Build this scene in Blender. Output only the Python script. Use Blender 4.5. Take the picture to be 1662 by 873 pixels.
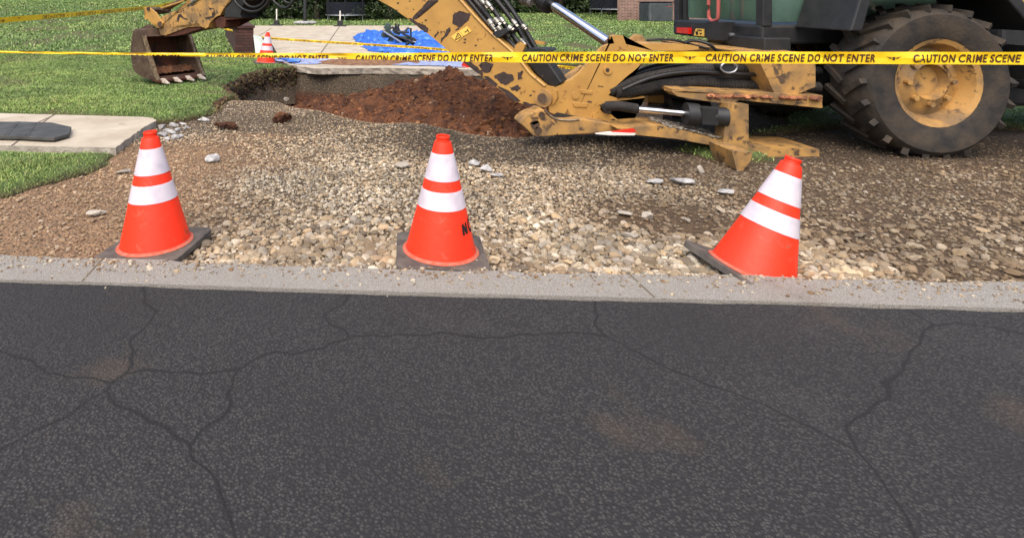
import bpy, bmesh, math, random
import numpy as np
from mathutils import Vector, Matrix
random.seed(7); rng = np.random.default_rng(7)
R = math.radians
scene = bpy.context.scene
for o in list(bpy.data.objects): bpy.data.objects.remove(o)
C = scene.collection

# ---------------------------------------------------------------- camera, sky, sun, exposure
EYE = 0.985; F = 960.0
cd = bpy.data.cameras.new('camera'); cam = bpy.data.objects.new('camera', cd); C.objects.link(cam)
cam.location = (0, 0, EYE); cam.rotation_euler = (R(90), 0, 0)
cd.sensor_width = 36; cd.lens = F/1662*36
cd.shift_x = (831-600)/1662; cd.shift_y = -436.5/1662
cd.clip_start = 0.05; cd.clip_end = 500
scene.camera = cam
SUN_EL, SUN_ROT = 58, 200          # rotation clockwise from +Y
w = bpy.data.worlds.new("World"); scene.world = w; w.use_nodes = True
nt = w.node_tree; bg = nt.nodes['Background']
sky = nt.nodes.new('ShaderNodeTexSky'); sky.sky_type = 'NISHITA'; sky.sun_disc = False
sky.sun_elevation = R(SUN_EL); sky.sun_rotation = R(SUN_ROT)
sky.air_density = 1.0; sky.dust_density = 5.0; sky.ozone_density = 0.6
nt.links.new(sky.outputs[0], bg.inputs[0]); bg.inputs[1].default_value = 0.15
sd = bpy.data.lights.new('sun', 'SUN'); sun = bpy.data.objects.new('sun', sd); C.objects.link(sun)
sd.energy = 0.65; sd.angle = R(70); sd.color = (1.0, 0.95, 0.88)
az = R(SUN_ROT); sdir = Vector((math.sin(az)*math.cos(R(SUN_EL)), math.cos(az)*math.cos(R(SUN_EL)), math.sin(R(SUN_EL))))
sun.rotation_euler = sdir.to_track_quat('Z', 'Y').to_euler(); sun.location = (0, -5, 20)
scene.view_settings.view_transform = 'Standard'; scene.view_settings.look = 'None'
scene.view_settings.gamma = 1.0; scene.view_settings.exposure = 0.9
scene.cycles.max_bounces = 6

# ---------------------------------------------------------------- coordinates
def P(px, py, Y): return Vector(((px-600)/F*Y, Y, EYE - py/F*Y))       # a sight line met at depth Y
def G(px, py, z=0.0):                                                   # the same line met at height z
    Y = (EYE-z)*F/py
    return Vector(((px-600)/F*Y, Y, z))

# ---------------------------------------------------------------- materials
def lin(c):
    r = []
    for v in c:
        v = v/255.0; r.append(v/12.92 if v <= 0.04045 else ((v+0.055)/1.055)**2.4)
    return tuple(r)+(1.0,)
MATS = {}
def mat(name, col, rough=0.7, metal=0.0, col2=None, scale=8.0, lo=0.35, hi=0.65, bump=0.0, bscale=40.0, spec=0.5,
        col3=None, scale3=3.0, lo3=0.55, hi3=0.65, attr=None, detail=6, emis=None, alpha=None, stretch=None):
    m = bpy.data.materials.new(name); m.use_nodes = True; n = m.node_tree.nodes; l = m.node_tree.links
    b = n['Principled BSDF']; b.inputs['Roughness'].default_value = rough; b.inputs['Metallic'].default_value = metal
    b.inputs['Specular IOR Level'].default_value = spec
    tc = n.new('ShaderNodeTexCoord'); src = tc.outputs['Object']
    if stretch:
        mp = n.new('ShaderNodeMapping'); mp.inputs['Scale'].default_value = stretch
        l.new(src, mp.inputs[0]); src = mp.outputs[0]
    out = None
    def ramp(sc, a, h, det=detail, dist=0.0):
        t = n.new('ShaderNodeTexNoise'); t.inputs['Scale'].default_value = sc; t.inputs['Detail'].default_value = det
        t.inputs['Distortion'].default_value = dist
        l.new(src, t.inputs['Vector'])
        r = n.new('ShaderNodeMapRange'); r.inputs[1].default_value = a; r.inputs[2].default_value = h
        l.new(t.outputs['Fac'], r.inputs[0]); return r.outputs[0]
    base = n.new('ShaderNodeRGB'); base.outputs[0].default_value = col if len(col) == 4 else lin(col); out = base.outputs[0]
    if attr:
        at = n.new('ShaderNodeAttribute'); at.attribute_name = attr; out = at.outputs['Color']
    def mix(o, c, f):
        x = n.new('ShaderNodeMix'); x.data_type = 'RGBA'
        l.new(f, x.inputs[0]); l.new(o, x.inputs[6]); x.inputs[7].default_value = c if len(c) == 4 else lin(c)
        return x.outputs[2]
    if col2: out = mix(out, col2, ramp(scale, lo, hi))
    if col3: out = mix(out, col3, ramp(scale3, lo3, hi3, dist=0.6))
    l.new(out, b.inputs['Base Color'])
    if bump:
        t = n.new('ShaderNodeTexNoise'); t.inputs['Scale'].default_value = bscale; t.inputs['Detail'].default_value = 8
        l.new(src, t.inputs['Vector'])
        bp = n.new('ShaderNodeBump'); bp.inputs['Strength'].default_value = 1.0; bp.inputs['Distance'].default_value = bump
        l.new(t.outputs['Fac'], bp.inputs['Height']); l.new(bp.outputs[0], b.inputs['Normal'])
    if emis: b.inputs['Emission Color'].default_value = lin(emis)
    if alpha is not None: b.inputs['Alpha'].default_value = alpha
    MATS[name] = m; return m
def brick_mat(name, c1, c2, mortar, bw=0.2, bh=0.05, rotx=True, ms=0.006):
    m = bpy.data.materials.new(name); m.use_nodes = True; n = m.node_tree.nodes; l = m.node_tree.links
    b = n['Principled BSDF']; b.inputs['Roughness'].default_value = 0.9
    tc = n.new('ShaderNodeTexCoord'); sp = n.new('ShaderNodeSeparateXYZ'); l.new(tc.outputs['Object'], sp.inputs[0])
    ad = n.new('ShaderNodeMath'); ad.operation = 'ADD'; l.new(sp.outputs[0], ad.inputs[0]); l.new(sp.outputs[1], ad.inputs[1])
    cb = n.new('ShaderNodeCombineXYZ'); l.new(ad.outputs[0], cb.inputs[0]); l.new(sp.outputs[2], cb.inputs[1])
    t = n.new('ShaderNodeTexBrick'); l.new(cb.outputs[0], t.inputs['Vector'])
    t.inputs['Scale'].default_value = 1.0; t.inputs['Brick Width'].default_value = bw; t.inputs['Row Height'].default_value = bh
    t.inputs['Mortar Size'].default_value = ms; t.inputs['Color1'].default_value = lin(c1); t.inputs['Color2'].default_value = lin(c2)
    t.inputs['Mortar'].default_value = lin(mortar); t.inputs['Bias'].default_value = -0.1
    ns = n.new('ShaderNodeTexNoise'); ns.inputs['Scale'].default_value = 6; l.new(tc.outputs['Object'], ns.inputs['Vector'])
    x = n.new('ShaderNodeMix'); x.data_type = 'RGBA'; x.blend_type = 'MULTIPLY'; x.inputs[0].default_value = 0.6
    l.new(t.outputs['Color'], x.inputs[6]); l.new(ns.outputs['Fac'], x.inputs[7]); l.new(x.outputs[2], b.inputs['Base Color'])
    bp = n.new('ShaderNodeBump'); bp.inputs['Distance'].default_value = 0.01; bp.invert = True
    l.new(t.outputs['Fac'], bp.inputs['Height']); l.new(bp.outputs[0], b.inputs['Normal'])
    MATS[name] = m; return m

M = MATS
mat('road_concrete', (158,154,146), .9, col2=(136,132,124), scale=60, bump=.004, bscale=220, col3=(176,172,164), scale3=130, lo3=.58, hi3=.66)
mat('asphalt', (54,53,52), .92, col2=(47,46,45), scale=2.5, bump=.005, bscale=260, col3=(98,96,91), scale3=190, lo3=.6, hi3=.66)
mat('slab', (192,182,162), .9, col2=(168,156,136), scale=3, bump=.002, bscale=150, col3=(140,124,100), scale3=9, lo3=.60, hi3=.78)
mat('broken_concrete', (178,170,156), .95, col2=(140,132,120), scale=14, bump=.01, bscale=60)
mat('chunk_concrete', (188,186,182), .95, col2=(135,134,133), scale=30, bump=.006, bscale=80)
mat('joint', (105,94,78), .95)
mat('stone', (150,130,105), .85, attr='Col', bump=.002, bscale=160, col2=(110,92,70), scale=55, lo=.52, hi=.8)
mat('clod', (96,50,28), .95, attr='Col', bump=.004, bscale=120)
mat('red_soil', (106,66,39), .95, col2=(66,39,24), scale=9, bump=.03, bscale=38, col3=(122,80,50), scale3=5, lo3=.56, hi3=.7)
mat('cone_orange', (255,52,12), .5, col2=(240,50,14), scale=5, bump=.0012, bscale=45, col3=(176,74,48), scale3=26, lo3=.60, hi3=.74, lo=.45, hi=.8)
mat('cone_rim', (205,84,56), .7, col2=(170,110,90), scale=60)
mat('cone_band', (214,204,210), .4, col2=(190,182,192), scale=18, lo=.45, hi=.75, col3=(150,140,140), scale3=45, lo3=.72, hi3=.76, bump=.0006, bscale=90)
mat('rubber_base', (70,66,62), .85, col2=(100,94,86), scale=16, bump=.002, bscale=130)
mat('rubber_mat', (54,54,52), .7, col2=(76,76,73), scale=8, bump=.0015, bscale=90)
mat('ink', (22,14,12), .8)
mat('tape', (250,212,34), .38, col2=(236,190,22), scale=7, spec=.5, bump=.006, bscale=14)
mat('tape_ink', (70,40,10), .55)
mat('cat_yellow', (190,146,74), .5, col2=(172,130,66), scale=5, bump=.0008, bscale=50, col3=(120,84,44), scale3=22, lo3=.63, hi3=.72)
mat('dirty_yellow', (178,136,74), .65, col2=(128,102,68), scale=7, lo=.42, hi=.62, bump=.002, bscale=70, col3=(84,66,48), scale3=16, lo3=.56, hi3=.66)
mat('primer', (66,52,48), .8, col2=(50,38,36), scale=30)
mat('black_metal', (30,31,32), .5, col2=(42,42,42), scale=12, bump=.001, bscale=60)
mat('black_hose', (18,18,19), .45, col2=(30,29,28), scale=14, bump=.0015, bscale=120)
mat('dusty_hose', (28,26,24), .8, col2=(44,40,36), scale=20, bump=.004, bscale=90)
mat('chrome', (215,216,222), .14, metal=1.0)
mat('fitting', (170,168,160), .4, metal=.8, col2=(90,86,80), scale=30)
mat('bucket_steel', (92,74,58), .7, metal=.25, col2=(66,48,38), scale=9, bump=.003, bscale=50, col3=(110,96,82), scale3=12, lo3=.55, hi3=.7)
mat('bucket_inner', (70,42,28), .85, metal=.1, col2=(96,54,32), scale=5, bump=.003, bscale=60, col3=(46,32,26), scale3=7, lo3=.5, hi3=.66)
mat('bucket_edge', (150,134,110), .5, metal=.5, col2=(110,90,70), scale=30)
mat('tooth', (225,214,200), .5, metal=.3, col2=(180,160,140), scale=30)
mat('rust', (84,42,24), .9, col2=(60,30,20), scale=14, bump=.003, bscale=60)
mat('red_lens', (215,36,30), .2)
mat('red_handle', (178,92,84), .5)
mat('sticker', (238,196,90), .5)
mat('white_paint', (225,220,210), .5)
mat('red_paint', (200,40,28), .4)
mat('glass', (52,74,66), .07, col2=(86,112,100), scale=2.2, spec=.9)
mat('tyre', (34,33,32), .85, col2=(70,60,48), scale=8, bump=.004, bscale=50)
mat('blue_tarp', (58,116,212), .38, col2=(40,88,180), scale=3, bump=.03, bscale=7, col3=(112,160,232), scale3=5, lo3=.55, hi3=.7)
mat('pale_sheet', (176,184,212), .35, col2=(140,156,208), scale=5, bump=.006, bscale=25, col3=(150,120,92), scale3=9, lo3=.58, hi3=.64)
mat('dark_green', (66,84,76), .5, col2=(44,58,52), scale=12)
mat('tan_dirt', (140,108,78), .95, col2=(104,66,44), scale=14, bump=.01, bscale=50)
mat('bark', (58,48,38), .95, col2=(40,34,28), scale=20, bump=.02, bscale=30)
mat('leaf', (44,62,28), .6, attr='Col')
mat('grass', (80,110,40), .65, attr='Col')
mat('ac_metal', (84,90,92), .6, col2=(70,74,76), scale=5)
mat('grille', (34,36,38), .6)
mat('net', (22,24,30), .9)
mat('galv', (150,154,158), .4, metal=.7)
mat('board', (198,206,198), .6, col2=(176,186,180), scale=5)
mat('shingle', (80,74,70), .9, col2=(60,56,54), scale=20)
mat('trim', (222,220,214), .6)
brick_mat('brick_house', (164,122,108), (140,98,88), (200,188,172))
brick_mat('brick_wall', (96,60,52), (74,46,42), (60,46,42), bw=.2, bh=.055)
def asphalt_mat(name, base, dark, light, crack=True):
    m = bpy.data.materials.new(name); m.use_nodes = True; n = m.node_tree.nodes; l = m.node_tree.links
    b = n['Principled BSDF']; b.inputs['Roughness'].default_value = .9; tc = n.new('ShaderNodeTexCoord'); src = tc.outputs['Object']
    def mixc(a, c, f):
        x = n.new('ShaderNodeMix'); x.data_type = 'RGBA'; l.new(f, x.inputs[0]); l.new(a, x.inputs[6]); x.inputs[7].default_value = lin(c); return x.outputs[2]
    def noise(sc, lo, hi, d=5, to=1.0):
        t = n.new('ShaderNodeTexNoise'); t.inputs['Scale'].default_value = sc; t.inputs['Detail'].default_value = d; l.new(src, t.inputs['Vector'])
        r = n.new('ShaderNodeMapRange'); r.inputs[1].default_value = lo; r.inputs[2].default_value = hi; r.inputs[4].default_value = to; l.new(t.outputs['Fac'], r.inputs[0]); return r.outputs[0]
    v = n.new('ShaderNodeTexVoronoi'); v.inputs['Scale'].default_value = 140 if crack else 260; l.new(src, v.inputs['Vector'])
    sp = n.new('ShaderNodeSeparateColor'); l.new(v.outputs['Color'], sp.inputs[0])
    mr = n.new('ShaderNodeMapRange'); mr.inputs[1].default_value = .0; mr.inputs[2].default_value = 1.0; l.new(sp.outputs[0], mr.inputs[0])
    rg = n.new('ShaderNodeRGB'); rg.outputs[0].default_value = lin(base); o = mixc(rg.outputs[0], light, mr.outputs[0])
    mr2 = n.new('ShaderNodeMapRange'); mr2.inputs[1].default_value = .25; mr2.inputs[2].default_value = .6; l.new(v.outputs['Distance'], mr2.inputs[0]); o = mixc(o, dark, mr2.outputs[0])
    o = mixc(o, dark, noise(1.3, .48, .75, 6, .75)); o = mixc(o, light, noise(3.1, .60, .8, 6, .35)); o = mixc(o, (92,76,58), noise(2.3, .60, .74, 7, .4))
    if crack:
        nz = n.new('ShaderNodeTexNoise'); nz.inputs['Scale'].default_value = 5; l.new(src, nz.inputs['Vector'])
        ad = n.new('ShaderNodeMix'); ad.data_type = 'VECTOR'; ad.inputs[0].default_value = .12; l.new(src, ad.inputs[4]); l.new(nz.outputs['Color'], ad.inputs[5])
        c = n.new('ShaderNodeTexVoronoi'); c.feature = 'DISTANCE_TO_EDGE'; c.inputs['Scale'].default_value = 1.1; l.new(ad.outputs[1], c.inputs['Vector'])
        r = n.new('ShaderNodeMapRange'); r.inputs[1].default_value = .006; r.inputs[2].default_value = .002; l.new(c.outputs['Distance'], r.inputs[0]); o = mixc(o, (24,23,22), r.outputs[0])
    l.new(o, b.inputs['Base Color'])
    bp = n.new('ShaderNodeBump'); bp.invert = True; bp.inputs['Distance'].default_value = .004; l.new(v.outputs['Distance'], bp.inputs['Height']); l.new(bp.outputs[0], b.inputs['Normal'])
    M[name] = m
asphalt_mat('asphalt', (44,43,42), (34,33,33), (72,70,67))
asphalt_mat('road_concrete', (164,160,152), (140,135,126), (186,182,174), False)
def ground_mat():
    m = bpy.data.materials.new('gravel_soil'); m.use_nodes = True; n = m.node_tree.nodes; l = m.node_tree.links
    b = n['Principled BSDF']; b.inputs['Roughness'].default_value = .95
    at = n.new('ShaderNodeAttribute'); at.attribute_name = 'Col'
    tc = n.new('ShaderNodeTexCoord')
    v = n.new('ShaderNodeTexVoronoi'); v.inputs['Scale'].default_value = 70; l.new(tc.outputs['Object'], v.inputs['Vector'])
    ns = n.new('ShaderNodeTexNoise'); ns.inputs['Scale'].default_value = 30; ns.inputs['Detail'].default_value = 8; l.new(tc.outputs['Object'], ns.inputs['Vector'])
    mr = n.new('ShaderNodeMapRange'); mr.inputs[1].default_value = .3; mr.inputs[2].default_value = .7; mr.inputs[3].default_value = .62; mr.inputs[4].default_value = 1.25
    l.new(ns.outputs['Fac'], mr.inputs[0])
    x = n.new('ShaderNodeMix'); x.data_type = 'RGBA'; x.blend_type = 'MULTIPLY'; x.inputs[0].default_value = 1
    l.new(at.outputs['Color'], x.inputs[6]); l.new(mr.outputs[0], x.inputs[7])
    l.new(x.outputs[2], b.inputs['Base Color'])
    ad = n.new('ShaderNodeMath'); ad.operation = 'SUBTRACT'; l.new(ns.outputs['Fac'], ad.inputs[0]); l.new(v.outputs['Distance'], ad.inputs[1])
    bp = n.new('ShaderNodeBump'); bp.inputs['Distance'].default_value = .02; l.new(ad.outputs[0], bp.inputs['Height']); l.new(bp.outputs[0], b.inputs['Normal'])
    M['gravel_soil'] = m
ground_mat()

# ---------------------------------------------------------------- mesh helpers
def link(name, me, mt, parent=None, ploc=None):
    o = bpy.data.objects.new(name, me); C.objects.link(o)
    for x in (mt if isinstance(mt, (list, tuple)) else [mt]): me.materials.append(M[x] if isinstance(x, str) else x)
    if parent is not None:
        o.parent = parent
        if parent.type == 'EMPTY': o.matrix_parent_inverse = Matrix.Translation(parent.location).inverted()
    return o
def obj(name, bm, mt, parent=None, smooth=False, bevel=0):
    if bevel:
        es = [e for e in bm.edges if len(e.link_faces) == 2 and e.calc_face_angle(0) > .5]
        try: bmesh.ops.bevel(bm, geom=es, offset=bevel, segments=2, profile=.5, affect='EDGES', clamp_overlap=True)
        except Exception: pass
    bmesh.ops.recalc_face_normals(bm, faces=bm.faces)
    for f in bm.faces: f.smooth = bool(smooth)
    me = bpy.data.meshes.new(name); bm.to_mesh(me); bm.free()
    if smooth:
        me.set_sharp_from_angle(angle=R(40))
    return link(name, me, mt, parent)
def objs(name, bm, mt, parent=None, smooth=False, bevel=0):
    """every separate piece becomes a mesh of its own"""
    seen = set(); out = []
    for v0 in list(bm.verts):
        if v0 in seen: continue
        st = [v0]; comp = {v0}
        while st:
            v = st.pop()
            for e in v.link_edges:
                u = e.other_vert(v)
                if u not in comp: comp.add(u); st.append(u)
        seen |= comp; b2 = bmesh.new(); mp = {v: b2.verts.new(v.co) for v in comp}
        for f in {f for v in comp for f in v.link_faces}:
            b2.faces.new([mp[v] for v in f.verts]).material_index = f.material_index
        out.append(obj(name, b2, mt, parent, smooth, bevel))
    bm.free(); return out
def tag(o, label=None, cat=None, group=None, kind=None):
    if label: o['label'] = label
    if cat: o['category'] = cat
    if group: o['group'] = group
    if kind: o['kind'] = kind
    return o
def empty(name, loc, label, cat, group=None):
    e = bpy.data.objects.new(name, None); C.objects.link(e); e.location = loc; e.empty_display_size = .2
    return tag(e, label, cat, group)
def BM(): return bmesh.new()
def box(bm, c, s, rot=None, mi=0):
    r = bmesh.ops.create_cube(bm, size=1.0); vs = r['verts']
    mx = Matrix.Translation(c) @ (rot.to_4x4() if rot else Matrix.Identity(4)) @ Matrix.Diagonal((s[0], s[1], s[2], 1))
    bmesh.ops.transform(bm, matrix=mx, verts=vs)
    for f in {f for v in vs for f in v.link_faces}: f.material_index = mi
    return vs
def ext(bm, pts, vec, mi=0):
    vec = Vector(vec); a = [bm.verts.new(p) for p in pts]; b = [bm.verts.new(Vector(p)+vec) for p in pts]
    n = len(pts); fs = [bm.faces.new(a), bm.faces.new(b[::-1])]
    for i in range(n): fs.append(bm.faces.new((a[i], b[i], b[(i+1) % n], a[(i+1) % n])))
    for f in fs: f.material_index = mi
    if n > 4: bmesh.ops.triangulate(bm, faces=fs[:2])
def cyl(bm, a, b, r, r2=None, seg=16, mi=0, cap=True):
    a, b = Vector(a), Vector(b); r2 = r if r2 is None else r2
    q = (b-a).to_track_quat('Z', 'Y'); rings = []
    for p, rr in ((a, r), (b, r2)):
        rings.append([bm.verts.new(p + q @ Vector((math.cos(t)*rr, math.sin(t)*rr, 0))) for t in [2*math.pi*i/seg for i in range(seg)]])
    for i in range(seg):
        f = bm.faces.new((rings[0][i], rings[0][(i+1) % seg], rings[1][(i+1) % seg], rings[1][i])); f.material_index = mi
    if cap:
        f = bm.faces.new(rings[0][::-1]); f.material_index = mi
        f = bm.faces.new(rings[1]); f.material_index = mi
def smooth_path(pts, n=8):
    pts = [Vector(p) for p in pts]; out = []
    for i in range(len(pts)-1):
        p0 = pts[max(i-1, 0)]; p1 = pts[i]; p2 = pts[i+1]; p3 = pts[min(i+2, len(pts)-1)]
        for k in range(n):
            t = k/n
            out.append(.5*((2*p1)+(p2-p0)*t+(2*p0-5*p1+4*p2-p3)*t*t+(3*p1-p0-3*p2+p3)*t**3))
    out.append(pts[-1]); return out
def tube(bm, pts, r, seg=10, n=8, ridges=0.0, mi=0):
    pts = smooth_path(pts, n) if n > 1 else [Vector(p) for p in pts]
    prev = None
    for i, p in enumerate(pts):
        d = (pts[min(i+1, len(pts)-1)]-pts[max(i-1, 0)]).normalized(); q = d.to_track_quat('Z', 'Y')
        rr = r*(1+ridges*(i % 2)) if not callable(r) else r(i/(len(pts)-1))
        ring = [bm.verts.new(p+q @ Vector((math.cos(t)*rr, math.sin(t)*rr, 0))) for t in [2*math.pi*k/seg for k in range(seg)]]
        if prev:
            for k in range(seg):
                f = bm.faces.new((prev[k], prev[(k+1) % seg], ring[(k+1) % seg], ring[k])); f.material_index = mi
        else: bm.faces.new(ring[::-1]).material_index = mi
        prev = ring
    bm.faces.new(prev).material_index = mi
def lathe(bm, prof, seg=48, mi=0, center=(0, 0, 0)):
    c = Vector(center); prev = None
    for r, z in prof:
        ring = [bm.verts.new(c+Vector((math.cos(t)*r, math.sin(t)*r, z))) for t in [2*math.pi*k/seg for k in range(seg)]]
        if prev:
            for k in range(seg):
                f = bm.faces.new((prev[k], prev[(k+1) % seg], ring[(k+1) % seg], ring[k])); f.material_index = mi
        prev = ring

# numpy value noise
def _h(i, j, seed):
    n = (i.astype(np.int64)*374761393 + j.astype(np.int64)*668265263 + seed*1442695041) & 0x7fffffff
    n = ((n ^ (n >> 13))*1274126177) & 0x7fffffff
    return ((n ^ (n >> 16)) & 0xffff)/65535.0
def vnoise(x, y, seed=0):
    i = np.floor(x); j = np.floor(y); fx = x-i; fy = y-j; fx = fx*fx*(3-2*fx); fy = fy*fy*(3-2*fy)
    a = _h(i, j, seed); b = _h(i+1, j, seed); c = _h(i, j+1, seed); d = _h(i+1, j+1, seed)
    return (a*(1-fx)+b*fx)*(1-fy)+(c*(1-fx)+d*fx)*fy
def fbm(x, y, sc, oc=4, seed=0):
    s = 0; a = 1; t = 0
    for k in range(oc):
        s = s+a*vnoise(x*sc*2**k+17.3*k, y*sc*2**k-9.1*k, seed+k); t += a; a *= .5
    return s/t
def sst(a, b, x):
    t = np.clip((x-a)/(b-a), 0, 1); return t*t*(3-2*t)
def np_mesh(name, v, faces, mt, cols=None, parent=None, smooth=False):
    v = np.asarray(v, np.float32); faces = np.asarray(faces, np.int32); k = faces.shape[1]
    me = bpy.data.meshes.new(name); me.vertices.add(len(v)); me.vertices.foreach_set('co', v.ravel())
    me.loops.add(faces.size); me.loops.foreach_set('vertex_index', faces.ravel())
    me.polygons.add(len(faces)); me.polygons.foreach_set('loop_start', np.arange(0, faces.size, k, dtype=np.int32))
    me.polygons.foreach_set('use_smooth', np.full(len(faces), smooth))
    if cols is not None:
        at = me.color_attributes.new('Col', 'FLOAT_COLOR', 'POINT')
        c4 = np.ones((len(v), 4), np.float32); c4[:, :3] = cols; at.data.foreach_set('color', c4.ravel())
    me.update(); me.validate()
    return link(name, me, mt, parent)
def grid_faces(nx, ny, keep=None):
    idx = np.arange(nx*ny).reshape(ny, nx)
    f = np.stack([idx[:-1, :-1], idx[:-1, 1:], idx[1:, 1:], idx[1:, :-1]], -1).reshape(-1, 4)
    if keep is not None: f = f[keep[:-1, :-1].ravel() | keep[:-1, 1:].ravel() | keep[1:, 1:].ravel() | keep[1:, :-1].ravel()]
    return f
def sdist(X, Y, poly):                       # positive inside
    p = np.array([(q[0], q[1]) for q in poly]); d = np.full(X.shape, 1e9); ins = np.zeros(X.shape, bool)
    for i in range(len(p)):
        a = p[i]; b = p[(i+1) % len(p)]; e = b-a
        t = np.clip(((X-a[0])*e[0]+(Y-a[1])*e[1])/(e @ e+1e-12), 0, 1)
        d = np.minimum(d, np.hypot(X-a[0]-t*e[0], Y-a[1]-t*e[1]))
        c = (a[1] > Y) != (b[1] > Y)
        xi = a[0]+(Y-a[1])*e[0]/(e[1] if abs(e[1]) > 1e-9 else 1e-9)
        ins ^= c & (X < xi)
    return np.where(ins, d, -d)
L3 = lambda c: np.array(lin(c)[:3])

# ---------------------------------------------------------------- outlines of the ground zones (metres)
crest = [(-1.9, 6.3), (-1.64, 6.07), (-.99, 5.96), (-.69, 5.55), (-.32, 5.15), (.05, 4.83), (.29, 4.62), (.47, 4.52), (.77, 4.38), (1.13, 4.38), (1.88, 4.5), (2.3, 4.9)]
cx_, cy_ = zip(*crest)
def Yc(X): return np.interp(X, cx_, cy_)
def Yb(X): return np.interp(X, [-1.5, -1.18, -1.0, -.35, 0, 1.3, 1.64, 2.2], [9.12, 9.08, 8.82, 8.64, 8.66, 8.48, 8.40, 8.32])
def road_edge(X): return np.interp(X, [-6, -1.434, .09, 1.32, 6], [2.56, 2.285, 2.19, 2.125, 1.85])
lawn_edge = [G(262,193), G(300,189), G(335,182), G(352,166), G(374,151), G(364,138), G(386,129), G(400,119), G(425,112), G(452,109), G(478,107.5)]
lawnA = [(-9, 5.6), (-3.2, 5.17), G(235,189.5)] + lawn_edge + [(-1.35, 9.2), (-2.05, 10.9), (-3.5, 16.2), (-4.45, 22.4), (4.6, 22.4), (2.35, 9.6), (2.2, 9.3), (60, 7.2), (60, 60), (-60, 60), (-60, 5.6)]
lawnB = [(-9, 4.2), (-2.5, 4.0), G(186,241), G(170,256), G(128,272), G(60,290), G(20,303), G(-40,312), (-4.6, 3.1), (-9, 3.4)]
lawnC = [(2.35, 4.3), (2.05, 4.1), (2.2, 3.8), (2.6, 3.75), (2.9, 4.5), (4.2, 4.9), (5.5, 4.6), (9, 4.0), (60, 4.0), (60, 7.3), (5, 7.4), (3.4, 4.8)]
def lawn_z(X, Y):
    wx = np.interp(Y, [0, 8, 10.8, 16.2, 22.4, 40], [-.6, -1.2, -2.5, -4.1, -5.6, -11.0])
    left = sst(0.0, -1.6, X-wx)
    zl = .92*sst(7.5, 21, Y)*left
    right = sst(2.0, 6.0, X)
    zr = .30*sst(10, 18.5, Y)*right
    far = .0
    return zl+zr+far+.02*(fbm(X, Y, 1.3, 3, 5)-.5)
def ground_z(X, Y):
    z = -.055+.02*(fbm(X, Y, 2.0, 3, 1)-.5)+.012*(fbm(X, Y, 9, 3, 2)-.5)
    z = z+.075*np.exp(-(((X-.3)/.42)**2+((Y-4.55)/.28)**2))
    z = z+.05*np.exp(-(((X-1.5)/.6)**2+((Y-4.2)/.22)**2))
    z = z+.03*np.exp(-(((X+.45)/.4)**2+((Y-5.35)/.3)**2))
    dn = np.clip((Y-Yc(X))/1.35, 0, 1)*sst(2.35, 1.7, X)*sst(-2.3, -1.9, X)
    dn = dn*dn*(3-2*dn)
    wall = sst(Yb(X)-.02, Yb(X)-.42, Y)
    depth = .62*np.minimum(dn, wall)
    z = z-depth+.03*(fbm(X, Y, 5, 3, 8)-.5)*(depth > .02)
    z = np.where(Y < 2.6, z+.012*np.clip((2.6-Y)/.4, 0, 1), z)
    return z
def edge_drop(D, Y): return .035*np.clip(1-D/.12, 0, 1)**2+.022*np.clip(1-D/.45, 0, 1)**1.5*(Y < 4.3)
def clod_noise(X, Y): return fbm(X, Y, 4, 5, 33)
# colour of the bare ground and of stones, by zone
def zone(X, Y):
    """0..1 weights: dirt (left/right brown), ridge (dark fine), red clay"""
    n = fbm(X, Y, 1.8, 4, 12)-.5
    left = sst(-.5, -1.1, X+.5*n)*sst(4.6, 3.9, Y)*.95
    left = np.maximum(left, .7*np.exp(-(((X+1.0)/.35)**2+((Y-2.9)/.3)**2)))
    rp = np.exp(-(((X-1.40)/.42)**2+((Y-2.80+.15*(X-1.40))/.27)**2)**1.5)
    streak = .75*np.exp(-(((X+.95)/.5)**2+((Y-3.75)/.18)**2))+.6*np.exp(-(((X+.9)/.35)**2+((Y-4.5)/.1)**2))
    rt = .8*sst(1.5, 2.1, X+.6*n)
    dirt = np.clip(np.maximum.reduce([left, rp*1.1, streak, rt])+.5*n*0.6, 0, 1)
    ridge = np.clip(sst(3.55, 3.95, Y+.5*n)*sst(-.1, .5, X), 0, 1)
    return dirt, ridge

# ================================================================= SETTING
xs = np.concatenate([np.arange(-9, -3, .3), np.arange(-3, 3.2, .025), np.arange(3.2, 9, .3)])
ys = np.concatenate([np.arange(1.6, 9.4, .025), np.arange(9.4, 13, .3)])
X, Y = np.meshgrid(xs, ys); Z = ground_z(X, Y)
re = road_edge(X); Z = np.where(Y < re-.02, -.12, Z)
dirt, ridge = zone(X, Y)
colg = (1-dirt)[..., None]*L3((92,78,60))+dirt[..., None]*(L3((148,118,88))*(1-sst(.3, .9, X))[..., None]+L3((98,78,56))*sst(.3, .9, X)[..., None])
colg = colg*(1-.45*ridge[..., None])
clay = sst(-.3, -.46, Z+.1*(fbm(X, Y, 3, 3, 4)-.5))[..., None]
colg = colg*(1-clay)+clay*L3((88,48,28))
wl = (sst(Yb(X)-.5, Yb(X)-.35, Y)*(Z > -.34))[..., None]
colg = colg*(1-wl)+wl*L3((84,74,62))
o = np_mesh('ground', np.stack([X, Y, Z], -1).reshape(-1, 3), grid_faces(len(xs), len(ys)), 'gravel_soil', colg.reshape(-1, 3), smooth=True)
tag(o, kind='structure')
# wide sheet to the horizon
bm = BM(); bmesh.ops.create_grid(bm, x_segments=1, y_segments=1, size=300)
bmesh.ops.translate(bm, verts=bm.verts, vec=(0, 0, -1.3)); tag(obj('terrain', bm, 'tan_dirt'), kind='structure')

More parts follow.
